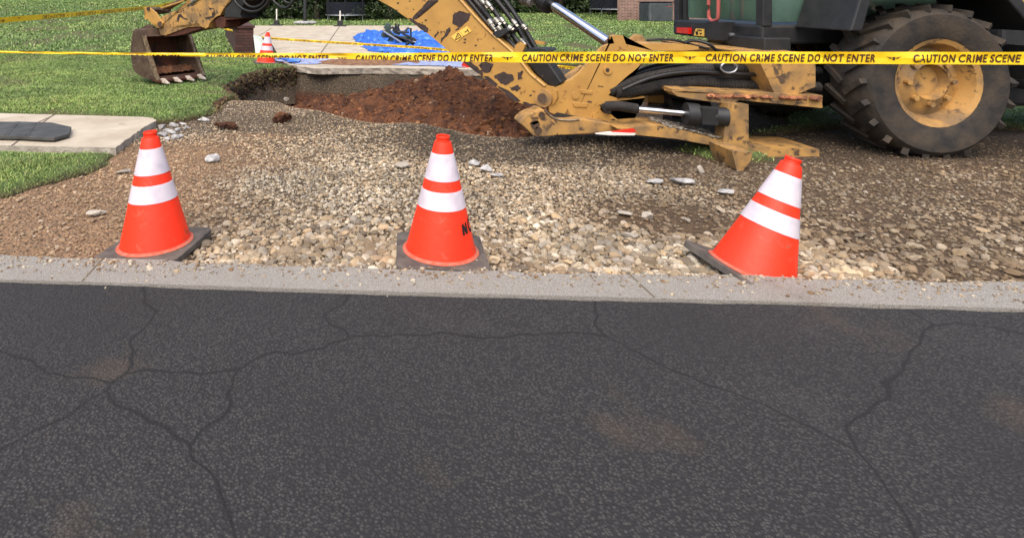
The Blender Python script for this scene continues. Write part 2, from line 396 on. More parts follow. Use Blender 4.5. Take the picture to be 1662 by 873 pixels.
# road: a concrete edge strip, then asphalt under and beside the camera
rx = [-40, -6, -1.434, .09, 1.32, 6, 40]
def strip(name, e0, e1, z, th, mt, wob=0.0, zdrop=0.0):
    xs_ = np.concatenate([np.linspace(-40, -3, 12), np.arange(-2.96, 4, .02), np.linspace(4, 40, 12)])
    y0 = e0(xs_)+(wob*(fbm(xs_, xs_*0, 6, 4, 3)-.5) if wob else 0); y1 = e1(xs_)
    n = len(xs_); v = []
    for yy, zz in ((y0-.0, z-th), (y0, z-.006), (y0-.012, z), (y1, z-zdrop), (y1, z-th)):
        v.append(np.stack([xs_, yy, np.full(n, zz)], -1))
    v = np.concatenate(v); f = []
    idx = np.arange(5*n).reshape(5, n)
    f = np.stack([idx[:-1, :-1], idx[:-1, 1:], idx[1:, 1:], idx[1:, :-1]], -1).reshape(-1, 4)
    return tag(np_mesh(name, v, f, mt), kind='structure')
strip('gutter', road_edge, lambda x: road_edge(x)-.19, 0.0, .14, 'road_concrete', wob=.055)
strip('road', lambda x: road_edge(x)-.19, lambda x: x*0-40, -.006, .1, 'asphalt', wob=.02)

bm = BM()
for x in (-2.62, -1.02, .93, 2.58):
    y_ = float(road_edge(x)); ext(bm, [Vector((x, y_-.01, .0015)), Vector((x+.006, y_-.01, .0015)), Vector((x+.016, y_-.188, .0015)), Vector((x+.010, y_-.188, .0015))], (0, 0, -.004))
obj('joint', bm, 'joint', bpy.data.objects['gutter'])
# sidewalk slab (broken right end) on the left
def slab_mesh(name, top, th, mt, side='broken_concrete', jag=.02, seed=1, sub=.05, jag_edges=None):
    rr = random.Random(seed); pts = []
    n = len(top)
    for i in range(n):
        a, b = Vector(top[i]), Vector(top[(i+1) % n]); L = (b-a).length
        if jag_edges is None or i in jag_edges:
            k = max(1, int(L/sub))
            for j in range(k):
                p = a.lerp(b, j/k); pts.append(p+(Vector((rr.uniform(-jag, jag), rr.uniform(-jag, jag), 0)) if j else Vector()))
        else: pts.append(a)
    bm = BM(); t = [bm.verts.new(p) for p in pts]
    m1 = [bm.verts.new(p-Vector((0, 0, th*.5))+Vector((rr.uniform(-jag, jag)*.5, rr.uniform(-jag, jag)*.5, 0))) for p in pts]
    b_ = [bm.verts.new(p-Vector((0, 0, th))+Vector((rr.uniform(-jag, jag), rr.uniform(-jag, jag)*.5, 0))) for p in pts]
    f = bm.faces.new(t); k = len(t)
    for i in range(k):
        for u, v_ in ((t, m1), (m1, b_)):
            g = bm.faces.new((u[i], v_[i], v_[(i+1) % k], u[(i+1) % k])); g.material_index = 1
    bmesh.ops.triangulate(bm, faces=[f])
    return obj(name, bm, [mt, side])
sw = [Vector((-9, 4.22, 0)), G(0,236), G(188,240), G(206,226), G(232,208), G(254,196), G(248,192), G(232,190), G(0,184), Vector((-9, 5.55, 0))]
tag(slab_mesh('sidewalk', sw, .09, 'slab', jag=.008, jag_edges=(2, 3, 4, 5, 6), sub=.04), kind='structure')
bm = BM(); a, b = G(88,186.5), G(58,200); 
ext(bm, [a+Vector((0, 0, .002)), a+Vector((.014, 0, .002)), b+Vector((.014, 0, .002)), b+Vector((0, 0, .002))], (0, 0, -.004))
a, b = G(86,186.5), G(18,236.5)
ext(bm, [a+Vector((0, 0, .003)), a+Vector((.012, 0, .003)), b+Vector((.012, 0, .003)), b+Vector((0, 0, .003))], (0, 0, -.004))
o = obj('joint', bm, 'joint', bpy.data.objects['sidewalk'])

# far concrete pad with a broken near edge
near = [G(470,105), G(483,108), G(500,110), G(515,111.5), G(560,111), G(600,110.5), G(640,111), G(700,112), G(750,113), G(790,114), Vector((2.1, 8.25, 0))]
pad = near + [Vector((2.3, 9.5, 0)), Vector((4.6, 22.5, 0)), Vector((-4.45, 22.5, 0)), Vector((-3.2, 16.2, 0)), Vector((-1.9, 10.9, 0)), Vector((-1.35, 9.3, 0))]
o = slab_mesh('driveway', pad, .085, 'slab', jag=.018, jag_edges=range(10), sub=.07, seed=5); tag(o, kind='structure')
bm = BM()
for a, b in ((G(551,43), G(519,88)), (G(440,46), G(418,60)), (G(640,43), G(636,60))):
    d = Vector((.03, 0, 0)); ext(bm, [a+Vector((0, 0, .003)), a+d+Vector((0, 0, .003)), b+d*.7+Vector((0, 0, .003)), b+Vector((0, 0, .003))], (0, 0, -.005))
obj('joint', bm, 'joint', o)

# lawn sheet
xs = np.concatenate([np.arange(-60, -9, 3.), np.arange(-9, -4, .25), np.arange(-4, -.9, .03), np.arange(-.9, 6, .12), np.arange(6, 60, 3.)])
ys = np.concatenate([np.arange(2.8, 9.6, .03), np.arange(9.6, 24, .2), np.arange(24, 60, 2.)])
X, Y = np.meshgrid(xs, ys)
jx = .07*(fbm(X, Y, 5, 3, 40)-.5); jy = .07*(fbm(X, Y, 5, 3, 41)-.5)
def lawn_sd(X, Y, jit=True):
    jx = .08*(fbm(X, Y, 5, 3, 40)-.5); jy = .08*(fbm(X, Y, 5, 3, 41)-.5)
    return np.maximum.reduce([sdist(X+jx, Y+jy, lawnA), sdist(X+jx, Y+jy, lawnB), sdist(X, Y, lawnC)])
D = lawn_sd(X, Y)
cliffz = None
base = lawn_z(X, Y)+.012*(fbm(X, Y, 14, 3, 6)-.5)
top = base-edge_drop(D, Y)
Zl = np.where(D > 0, top, base-.035-.022*(Y < 4.3)-np.clip(-D/.13, 0, 1)*.5+.05*(fbm(X, Y, 12, 3, 92)-.5)*(D < 0))
keep = D > -.13
bare = sst(.60, .70, fbm(X, Y, 1.6, 4, 21))
edge = np.clip(1-D/.07, 0, 1)
cl = L3((98,118,60))[None, None]*(1-edge[..., None])+edge[..., None]*L3((74,54,36))
lowc = sst(-.08, -.16, Zl+.08*(fbm(X, Y, 9, 3, 4)-.5))[..., None]
cl = cl*(1-lowc)+lowc*L3((92,80,66))
cl = cl*(1-.6*bare[..., None])+.6*bare[..., None]*L3((100,82,54))
o = np_mesh('lawn', np.stack([X, Y, Zl], -1).reshape(-1, 3), grid_faces(len(xs), len(ys), keep), 'gravel_soil', cl.reshape(-1, 3), smooth=True)
tag(o, kind='structure')

# ---------------------------------------------------------------- stones
def ico(sub):
    bm = BM(); bmesh.ops.create_icosphere(bm, subdivisions=sub, radius=1)
    v = np.array([x.co[:] for x in bm.verts]); f = np.array([[y.index for y in x.verts] for x in bm.faces]); bm.free(); return v, f
ICO1, ICO2 = ico(1), ico(2)
def scatter_stones(name, pos, size, cols, ic, mt='stone', flat=.62, seed=0, jag=.25, zsq=.66, sink=.25):
    r = np.random.default_rng(seed); v0, f0 = ic; N = len(pos); nv = len(v0)
    K = 24; var = []
    for k in range(K):                                   # angular stone shapes: sphere cut by random planes
        v = v0.copy()
        for _ in range(9):
            n = r.normal(size=3); n /= np.linalg.norm(n); d = r.uniform(.55, .85)
            s = v @ n; v = v-np.clip(s-d, 0, None)[:, None]*n
        v *= r.uniform(1-jag*.4, 1+jag*.4, size=(nv, 1)); var.append(v)
    var = np.array(var); V = var[r.integers(0, K, N)]
    sc = np.stack([r.uniform(.8, 1.35, N), r.uniform(.7, 1.0, N), r.uniform(flat*.7, flat*1.25, N)], -1)
    V = V*sc[:, None, :]*size[:, None, None]*.5
    q = r.uniform(-.5, .5, N); c, s = np.cos(q), np.sin(q)
    y, z = V[..., 1]*c[:, None]-V[..., 2]*s[:, None], V[..., 1]*s[:, None]+V[..., 2]*c[:, None]; V[..., 1] = y; V[..., 2] = z
    q = r.uniform(0, 6.28, N); c, s = np.cos(q), np.sin(q)
    x, y = V[..., 0]*c[:, None]-V[..., 1]*s[:, None], V[..., 0]*s[:, None]+V[..., 1]*c[:, None]; V[..., 0] = x; V[..., 1] = y
    V[..., 2] *= zsq/.66
    V = V+pos[:, None, :]
    Fc = (f0[None]+(np.arange(N)*nv)[:, None, None]).reshape(-1, 3)
    return np_mesh(name, V.reshape(-1, 3), Fc, mt, np.repeat(cols, nv, 0))
def gravel():
    def pts(n, x0, x1, y0, y1, r):
        x = r.uniform(x0, x1, n); y = r.uniform(y0, y1, n); m = (y > road_edge(x)+.012) & (np.abs(x) < y*1.15+.4)
        m &= ~((x < 0) & (x < -.66*y-.5)); x = x[m]; y = y[m]
        d = lawn_sd(x, y); m = d < -.01; x = x[m]; y = y[m]
        m = sdist(x, y, sw) < 0; x = x[m]; y = y[m]
        return x, y
    r = np.random.default_rng(3)
    stone_pal = np.array([L3(c) for c in [(168,150,122),(152,134,108),(180,164,138),(134,118,96),(156,146,130),(124,112,96),(170,146,114),(192,178,156),(142,122,94)]])
    out = []
    for (n, lo, hi, ybig, icx, nm) in ((160000, .009, .018, 9, ICO1, 'fine'), (60000, .016, .028, 4.6, ICO1, 'mid'), (16000, .025, .050, 3.1, ICO2, 'big')):
        x, y = pts(n, -2.6, 4.8, 2.1, min(ybig, 8.6), r)
        if nm == 'fine':
            xe = r.uniform(-1.9, 2.2, 26000); ye = Yb(xe)-r.uniform(.02, .5, 26000); q_ = lawn_sd(xe, ye) < 0; x = np.append(x, xe[q_]); y = np.append(y, ye[q_])
        m = y < Yb(x)-.02; x, y = x[m], y[m]
        dirt, ridge = zone(x, y); z = ground_z(x, y)
        clump = fbm(x, y, 2.2, 3, 50)
        keep = r.uniform(size=len(x)) < (1-.84*dirt)
        if nm == 'mid': keep &= r.uniform(size=len(x)) < np.clip((4.9-y)/1.3, .06, 1)*(1-.5*ridge)
        if nm == 'big': keep &= r.uniform(size=len(x)) < np.clip((3.0-y)/.7, .03, 1)*np.clip(.45+1.6*(clump-.3), .1, 1)*(.35+.65*sst(-1.2, -.4, x))
        keep &= ~((z < -.36+.05*(clump-.5)) & (r.uniform(size=len(x)) < .9))
        x, y, z, dirt, ridge = x[keep], y[keep], z[keep], dirt[keep], ridge[keep]
        if nm == 'fine':                        # stones sticking out of the cut lawn bank
            xe = r.uniform(-2.3, -.8, 90000); ye = r.uniform(6.2, 9.3, 90000); de = lawn_sd(xe, ye); q_ = (de < -.012) & (de > -.14)
            xe, ye, de = xe[q_], ye[q_], de[q_]; ze = -.035+de/.13*.5+.05*(fbm(xe, ye, 12, 3, 92)-.5)
            q_ = (ze < -.08) & (ze > -.5); x = np.append(x, xe[q_]); y = np.append(y, ye[q_]); z = np.append(z, ze[q_]); m_ = q_.sum()
            dirt = np.append(dirt, np.full(m_, .35)); ridge = np.append(ridge, np.full(m_, .55))
        s = r.uniform(lo, hi, len(x))*np.where(ridge > .5, .85, 1)
        if nm == 'big': s *= r.choice([1, 1, 1.2, 1.5], len(x), p=[.5, .3, .15, .05])
        c = stone_pal[r.integers(0, len(stone_pal), len(x))]*r.uniform(.68, 1.2, (len(x), 1))
        dm = (np.clip(dirt*1.25, 0, 1)*r.uniform(.35, 1, len(x)))[:, None]; rm_ = sst(.3, .9, x)[:, None]; c = c*(1-dm)+dm*(L3((152,124,94))*(1-rm_)+L3((112,92,68))*rm_)
        tint = (fbm(x, y, 1.2, 3, 77)[:, None]-.5)*.6; c = c*(1+tint*np.array([.25, 0, -.3])); c = c*(1+.9*(fbm(x, y, 3.2, 4, 79)[:, None]-.5)); c = c*np.array([1.02, 1.03, 1.03])
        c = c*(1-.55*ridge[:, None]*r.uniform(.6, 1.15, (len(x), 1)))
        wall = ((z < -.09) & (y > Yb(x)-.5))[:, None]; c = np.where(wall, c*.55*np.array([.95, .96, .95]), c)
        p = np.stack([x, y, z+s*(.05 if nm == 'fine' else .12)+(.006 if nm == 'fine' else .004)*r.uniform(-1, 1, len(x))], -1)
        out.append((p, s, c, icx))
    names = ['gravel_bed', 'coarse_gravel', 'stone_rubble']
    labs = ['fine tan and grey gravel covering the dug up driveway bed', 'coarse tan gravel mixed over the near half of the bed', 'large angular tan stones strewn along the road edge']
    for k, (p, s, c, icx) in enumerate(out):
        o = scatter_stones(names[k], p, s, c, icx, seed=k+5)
        tag(o, labs[k], 'gravel', kind='stuff')
gravel()

# ---------------------------------------------------------------- grass blades
def blades(name, x, y, z, h, wd, cols, label, seed=0):
    r = np.random.default_rng(seed); N = len(x); a = r.uniform(0, 6.28, N); b = a+r.uniform(-.6, .6, N)
    ca, sa = np.cos(a), np.sin(a); lean = r.uniform(.4, 1.9, N)*h
    dx, dy = -np.sin(b)*lean, np.cos(b)*lean
    p0 = np.stack([x-ca*wd, y-sa*wd, z-.004], -1); p1 = np.stack([x+ca*wd, y+sa*wd, z-.004], -1)
    p2 = np.stack([x+ca*wd*.7+dx*.45, y+sa*wd*.7+dy*.45, z+h*.62], -1); p3 = np.stack([x-ca*wd*.7+dx*.45, y-sa*wd*.7+dy*.45, z+h*.62], -1)
    p4 = np.stack([x+dx*1.1, y+dy*1.1, z+h*.95], -1)
    V = np.stack([p0, p1, p2, p3, p4], 1).reshape(-1, 3)
    k = (np.arange(N)*5)[:, None]
    T = np.concatenate([k+np.array([[0, 1, 2]]), k+np.array([[0, 2, 3]]), k+np.array([[3, 2, 4]])], 1).reshape(-1, 3)
    o = np_mesh(name, V, T, 'grass', np.repeat(cols, 5, 0)); tag(o, label, 'grass', kind='stuff'); return o
def grass_cols(x, y, r, n):
    pal = np.array([L3(c) for c in [(120,146,74),(104,132,62),(140,162,92),(88,112,56),(154,162,106),(162,154,116)]])
    c = pal[r.choice(6, n, p=[.3, .27, .2, .14, .06, .03])]*r.uniform(.75, 1.25, (n, 1))
    t = fbm(x, y, .9, 4, 60)[:, None]-.5; u = fbm(x, y, 4.5, 3, 64)[:, None]-.5
    return c*(1+t*np.array([.9, .5, .3]))*(1+u*.8)
def grow(name, label, n, x0, x1, y0, y1, h, wd, seed, fn=None, thin=.55):
    r = np.random.default_rng(seed); x = r.uniform(x0, x1, n); y = r.uniform(y0, y1, n)
    m = (x > -.66*y-.4) & (x < 1.12*y+.3); x, y = x[m], y[m]
    d = lawn_sd(x, y); m = (d > -.015) & (r.uniform(size=len(x)) < ((d/.40+.10) if name == 'verge_grass' else (d/.10+.45)))
    bare_ = sst(.58, .68, fbm(x, y, 1.6, 4, 21)); m &= r.uniform(size=len(x)) > bare_*thin*1.4
    m &= r.uniform(size=len(x)) > .5*sst(.5, .7, fbm(x, y, 7, 3, 90))
    if fn is not None: m &= fn(x, y)
    m &= sdist(x, y, sw) < -.01
    x, y, d = x[m], y[m], d[m]
    z = lawn_z(x, y)+.012*(fbm(x, y, 14, 3, 6)-.5)-edge_drop(d, y)
    hh = h*r.uniform(.5, 1.3, len(x))*np.clip(.45+d/.25, 0, 1)*(.6+.8*fbm(x, y, 6, 3, 70)); 
    blades(name, x, y, z, hh, wd*r.uniform(.7, 1.3, len(x)), grass_cols(x, y, r, len(x)), label, seed)
grow('lawn_grass', 'short green grass of the lawn left of the excavation', 330000, -6.5, -.8, 4.8, 10.2, .018, .0030, 11)
grow('verge_grass', 'green grass in the small strip in front of the sidewalk', 52000, -3.0, -1.4, 2.9, 4.15, .015, .0021, 12)
grow('bank_grass', 'green grass on the rising bank at far left', 120000, -16, -1.5, 10, 24, .032, .010, 13, fn=lambda x, y: x < 0)
grow('yard_grass', 'patchy green grass of the yard below the brick house', 120000, 1.8, 22, 9, 24, .030, .012, 14, thin=1.0)
grow('backyard_grass', 'green grass strip between driveway and trees', 30000, -20, 30, 22.4, 30, .06, .016, 15)
grow('side_grass', 'dark green grass growing beneath the rear of the backhoe', 24000, 1.9, 6, 2.9, 7.4, .022, .004, 16)

# ragged rim of turf and soil above the cut bank
r = np.random.default_rng(31); x = r.uniform(-2.4, -.8, 60000); y = r.uniform(5.4, 9.3, 60000); d = lawn_sd(x, y)
m = (d > -.075) & (d < .02) & (y > 5.6); x, y, d = x[m], y[m], d[m]; zz = -.03+np.minimum(d, 0)/.13*.5*r.uniform(.2, 1.1, len(x))
pal = np.array([L3(c) for c in [(70,52,34),(56,42,28),(92,66,42),(84,84,48),(104,84,54)]]); c = pal[r.choice(5, len(x), p=[.3, .3, .15, .15, .1])]*r.uniform(.7, 1.2, (len(x), 1))
tag(scatter_stones('turf_crumbs', np.stack([x, y, zz], -1), r.gamma(2, .012, len(x))+.01, c, ICO1, 'clod', flat=.9, seed=32, jag=.5), 'crumbling dark soil along the cut edge of the lawn', 'soil', kind='stuff')
r = np.random.default_rng(33); x = r.uniform(-2.4, -.8, 50000); y = r.uniform(5.4, 9.3, 50000); d = lawn_sd(x, y); m = (d > -.05) & (d < .01); x, y = x[m], y[m]
zz = np.full(len(x), -.06)+r.uniform(-.03, .03, len(x)); pal = np.array([L3(c) for c in [(120,112,70),(96,100,56),(136,112,78),(90,68,46)]])
blades('dry_roots', x, y, zz, r.uniform(.01, .03, len(x)), r.uniform(.002, .005, len(x)), pal[r.integers(0, 4, len(x))], 'dry grass and roots hanging at the cut edge of the lawn', 34)
# pebbles kicked over the road edge
r = np.random.default_rng(35); N = 2400; x = r.uniform(-3.2, 3.6, N); y = road_edge(x)-np.abs(r.normal(0, .07, N))-.005; zz = np.where(y < road_edge(x)-.19, -.004, .002); s_ = r.gamma(2, .003, N)+.004
pal = np.array([L3(c) for c in [(160,142,116),(140,126,106),(120,96,70),(184,172,150)]]); tag(scatter_stones('road_pebbles', np.stack([x, y, zz], -1), s_, pal[r.integers(0, 4, N)], ICO1, seed=36), 'loose pebbles kicked onto the road edge', 'pebbles', kind='stuff')

# ---------------------------------------------------------------- red soil mound
def mound_z(X, Y):
    px_, py_ = .80, 6.0
    d1 = np.hypot((X-px_)/1.55, (Y-py_)/1.75); z1 = .22-.46*d1
    z1 = np.minimum(z1, .22+.0*X-.3*(d1-.12))
    pk = .33-.95*np.hypot((X-.82)/1.0, (Y-6.0)/1.2)
    d2 = np.hypot((X+.35)/1.2, (Y-6.9)/1.1); z2 = -.12-.42*d2
    d3 = np.hypot((X-1.12)/.7, (Y-5.05)/.6); z3 = .16-.36*d3
    d4 = np.hypot((X-.35)/.7, (Y-6.2)/1.0); z4 = .08-.36*d4
    d5 = np.hypot((X-1.2)/.4, (Y-4.62)/.35); z5 = .03-.2*d5
    z = np.maximum.reduce([z1, pk, z2, z3, z4, z5])
    n = fbm(X, Y, 3, 2, 31)-.5; c = fbm(X, Y, 11, 4, 35)-.5
    b_ = 1-np.abs(2*fbm(X, Y, 7, 3, 38)-1); return z+.07*n+.10*c+.045*(b_-.75)+.06*(np.abs(fbm(X, Y, 16, 3, 36)-.5)*2)
xs = np.arange(-1.9, 2.4, .014); ys = np.arange(4.3, 8.3, .016); X, Y = np.meshgrid(xs, ys); Z = mound_z(X, Y)
g = ground_z(X, Y); kp = Z > g-.03
o = np_mesh('soil_mound', np.stack([X, Y, Z], -1).reshape(-1, 3), grid_faces(len(xs), len(ys), kp), 'red_soil', smooth=True)
tag(o, 'mound of freshly dug reddish brown soil beside the backhoe boom', 'soil mound')
r = np.random.default_rng(9); x = r.uniform(-1.2, 1.9, 9000); y = r.uniform(4.4, 7.8, 9000); z = mound_z(x, y); m = z > ground_z(x, y)+.0; x, y, z = x[m], y[m], z[m]
s = r.gamma(1.5, .010, len(x))+.007; s = np.clip(s, .008, .12)
pal = np.array([L3(c) for c in [(116,72,42),(92,56,33),(134,86,50),(74,46,30),(146,100,62),(156,130,102)]])
c = pal[r.choice(6, len(x), p=[.32, .25, .2, .12, .09, .02])]*r.uniform(.7, 1.2, (len(x), 1))
o = scatter_stones('soil_clods', np.stack([x, y, z], -1), s, c, ICO2, 'clod', flat=.7, seed=44, jag=.5); tag(o, 'crumbled reddish brown clods over the dug soil', 'soil', kind='stuff')

# single rocks, lumps of concrete, soil lumps
def lump(name, px, py, wpx, hpx, mt, label, cat, group=None, seed=0, z=-.04, flat=None, rough=.35, sub=3):
    rr = random.Random(seed); p = G(px, py, z); k = F/p.y; w_ = wpx/k; h_ = hpx/k
    bm = BM(); bmesh.ops.create_icosphere(bm, subdivisions=sub, radius=.5)
    pl = [(Vector((rr.gauss(0, 1), rr.gauss(0, 1), rr.gauss(0, 1))).normalized(), rr.uniform(.2, .4)) for _ in range(11)]
    for v in bm.verts:
        for n, d in pl:
            s_ = v.co.dot(n)
            if s_ > d: v.co -= n*(s_-d)
        v.co += Vector((rr.uniform(-1, 1), rr.uniform(-1, 1), rr.uniform(-1, 1)))*.010*rough/.35
    dy = w_*rr.uniform(.6, .9)
    rot = Matrix.Rotation(rr.uniform(-.5, .5), 4, 'Z')
    for v in bm.verts: v.co = Vector((v.co.x*w_*1.35, v.co.y*dy*1.3, v.co.z*h_*1.45+h_*.35))
    bmesh.ops.transform(bm, matrix=Matrix.Translation(p) @ rot, verts=bm.verts)
    o = obj(name, bm, mt); tag(o, label, cat, group); return o
sd_ = 100
for px, py, w_, h_, lab in ((268,196,20,9,"widest grey concrete chunk, topmost of the rubble at the sidewalk's broken corner"),(281,203,14,7,'grey chunk just below and right of the topmost one in the sidewalk rubble'),(262,205,16,9,'grey chunk pressed against the upper broken face of the sidewalk'),(289,210,12,7,'grey chunk on the right side of the sidewalk rubble, half way down'),(277,213,15,7,'pale chunk in the very middle of the sidewalk rubble'),(296,200,10,5,'small chunk at the upper right fringe of the sidewalk rubble'),(284,222,16,9,'thick chunk at the lower right end of the sidewalk rubble'),(272,224,12,5,'thin flat chunk lowest in the sidewalk rubble'),(270,212,10,6,'small chunk left of the middle of the sidewalk rubble'),(302,206,9,5,'smallest chunk, rightmost of the sidewalk rubble'),(262,217,14,6,'flat chunk by the lower broken face of the sidewalk, behind the left cone top'),(292,219,9,5,'small chunk at the lower right, just above the thick end chunk')):
    sd_ += 1; lump('concrete_chunk', px, py+3, w_, h_, 'chunk_concrete', lab, 'concrete chunk', 'broken concrete at the sidewalk end', seed=sd_, z=-.05)
for k, (px, py, w_, h_, lab) in enumerate(((330,195,22,7,'flat pale concrete chunk on gravel just below the lawn edge'),(345,259,20,11,'white concrete chunk alone on gravel up and right of the left cone'),(772,266,18,8,'pale chunk, upper of the concrete pieces right of the middle cone'),(789,276,20,12,'thick pale chunk, largest of the concrete pieces right of the middle cone'),(806,283,18,5,'thin flat chunk, rightmost of the concrete pieces right of the middle cone'),(655,270,22,8,'pale grey flat stone left of the middle cone'),(1062,294,26,5,'flat grey concrete flake on gravel below the backhoe swing frame'),(1106,294,30,8,'wide flat grey concrete piece below the rear frame of the backhoe'),(1137,277,10,10,'upright pale stone at the grass patch below the backhoe'),(1180,310,26,6,'grey concrete piece near the right edge below the backhoe'),(1050,352,24,9,'pale blocky stone in the brown dirt patch at right'),(1026,384,24,8,'pale flat stone at the lower edge of the brown dirt patch'),(1018,346,22,6,'long thin pale stone at the left of the brown dirt patch'),(1114,356,12,6,'small white stone at the right of the brown dirt patch'),(156,345,24,8,'grey flat stone in brown dirt left of the left cone'),(202,278,20,7,'pale tan stone on dirt just left of the left cone top'),(465,161,7,7,'pale pebble on the red clay at the bottom of the excavation'))):
    z_ = -.045 if k != 16 else -.42
    lump('stone_chunk' if k > 4 and k != 6 else 'concrete_chunk', px, py+2, w_, h_, 'chunk_concrete' if k in (0, 1, 2, 3, 4, 6, 7, 9) else 'broken_concrete', lab, 'stone' if k > 4 and k != 6 else 'concrete chunk', seed=300+k, z=z_)
lump('soil_lump', 459, 196, 28, 17, 'red_soil', 'brown soil lump sitting on the gravel before the excavation', 'soil lump', seed=71, rough=2.4, sub=4)
lump('soil_lump', 368, 206, 38, 9, 'red_soil', 'low smear of red soil on gravel near the lawn corner', 'soil lump', seed=72, rough=2.4, sub=4)

# ================================================================= TRAFFIC CONES
SLAB = .355
def make_cone(name='traffic_cone', writing=False):
    root = bpy.data.objects.new(name, None); C.objects.link(root); root.empty_display_size = .1
    H0 = .459
    bm = BM(); hs = SLAB/2; c = .035; t = .024
    pts = []
    for sx, sy in ((1, 1), (-1, 1), (-1, -1), (1, -1)):
        for k in range(5):
            a = math.atan2(sy, sx)-math.pi/4+k*math.pi/8
            pts.append(Vector((sx*(hs-c)+c*math.cos(a), sy*(hs-c)+c*math.sin(a), -t)))
    ext(bm, pts, (0, 0, t)); obj('base', bm, 'rubber_base', root, bevel=.005)
    def rr(z): return .1385-(z-.012)*(.1385-.044)/(.393-.012)
    bm = BM(); lathe(bm, [(.1455, .001), (.1455, .004), (.139, .010), (.1385, .012), (rr(.184), .184), (rr(.252), .252), (rr(.291), .291), (.0435, .393), (.036, .428), (.033, .436), (.0265, .4375), (.0255, .446), (.0275, .4485), (.0280, .457), (.0262, .460), (.0225, .459), (.0215, .42)], 64)
    obj('body', bm, 'cone_orange', root, smooth=True)
    bm = BM(); lathe(bm, [(.153, .0012), (.152, .0030), (.145, .0050), (.1405, .009)], 64); obj('rim', bm, 'cone_rim', root, smooth=True)
    for z0, z1 in ((.291, .393), (.184, .252)):
        bm = BM(); e = .0016; lathe(bm, [(rr(z0)+.0002, z0), (rr(z0)+e, z0+.001), (rr(z1)+e, z1-.001), (rr(z1)+.0002, z1)], 64); obj('reflective_band', bm, 'cone_band', root, smooth=True)
    if writing:
        bm = BM()
        def wrap(a, z):
            r_ = rr(z)+.0015; return Vector((r_*math.cos(a), r_*math.sin(a), z))
        def stroke(pts, wd):
            for (a0, z0), (a1, z1) in zip(pts[:-1], pts[1:]):
                d = Vector(((a1-a0)*.115, z1-z0)).normalized(); n = Vector((-d.y, d.x))*wd*.5
                k = 5; L = []; Rr = []
                for i in range(k+1):
                    t_ = i/k; a = a0+(a1-a0)*t_; z = z0+(z1-z0)*t_
                    L.append(bm.verts.new(wrap(a+n.x/.115, z+n.y))); Rr.append(bm.verts.new(wrap(a-n.x/.115, z-n.y)))
                for i in range(k): bm.faces.new((L[i], Rr[i], Rr[i+1], L[i+1]))
        a0 = R(-90+44); da = .19
        stroke([(a0, .094), (a0+.01, .133)], .012); stroke([(a0, .133), (a0+da, .096)], .012); stroke([(a0+da, .096), (a0+da, .136)], .012)
        cc = a0+da+.36; stroke([(cc+.12*math.cos(t)*1.5, .117+.021*math.sin(t)) for t in [R(60+k*24) for k in range(11)]], .012)
        obj('writing', bm, 'ink', root)
    return root
def dup(root, name=None):
    r = root.copy(); C.objects.link(r)
    for ch in list(root.children):
        if ch.name.startswith('writing'): continue
        c_ = ch.copy(); C.objects.link(c_); c_.parent = r
    return r
cone = make_cone(writing=True)
GRP = 'orange traffic cones round the dug up driveway'
for o_ in list(cone.children): o_.matrix_parent_inverse = Matrix.Identity(4)
zc = -.022
cone.location = (.286, 2.385, zc); cone.rotation_euler = (R(-.5), R(1.2), R(-3))
tag(cone, 'orange cone with a black handwritten N, front and centre at the road edge', 'traffic cone', GRP)
c2 = dup(cone); c2.location = (-.889, 2.455, zc); c2.rotation_euler = (R(-1), R(-3.6), R(-9)); tag(c2, 'upright orange cone in front of the sidewalk end at left, without writing', 'traffic cone', GRP)
c3 = dup(cone); c3.location = (1.45, 2.24, -.045); c3.rotation_euler = (R(3), R(20), R(10)); tag(c3, 'orange cone tilted to the right on rough stones at the right road edge', 'traffic cone', GRP)
p = G(431,103.5); c4 = dup(cone); c4.location = (p.x, p.y+.03, .02); c4.rotation_euler = (0, R(4), R(20)); tag(c4, 'small looking far orange cone on the grass before the brick wall', 'traffic cone', GRP)

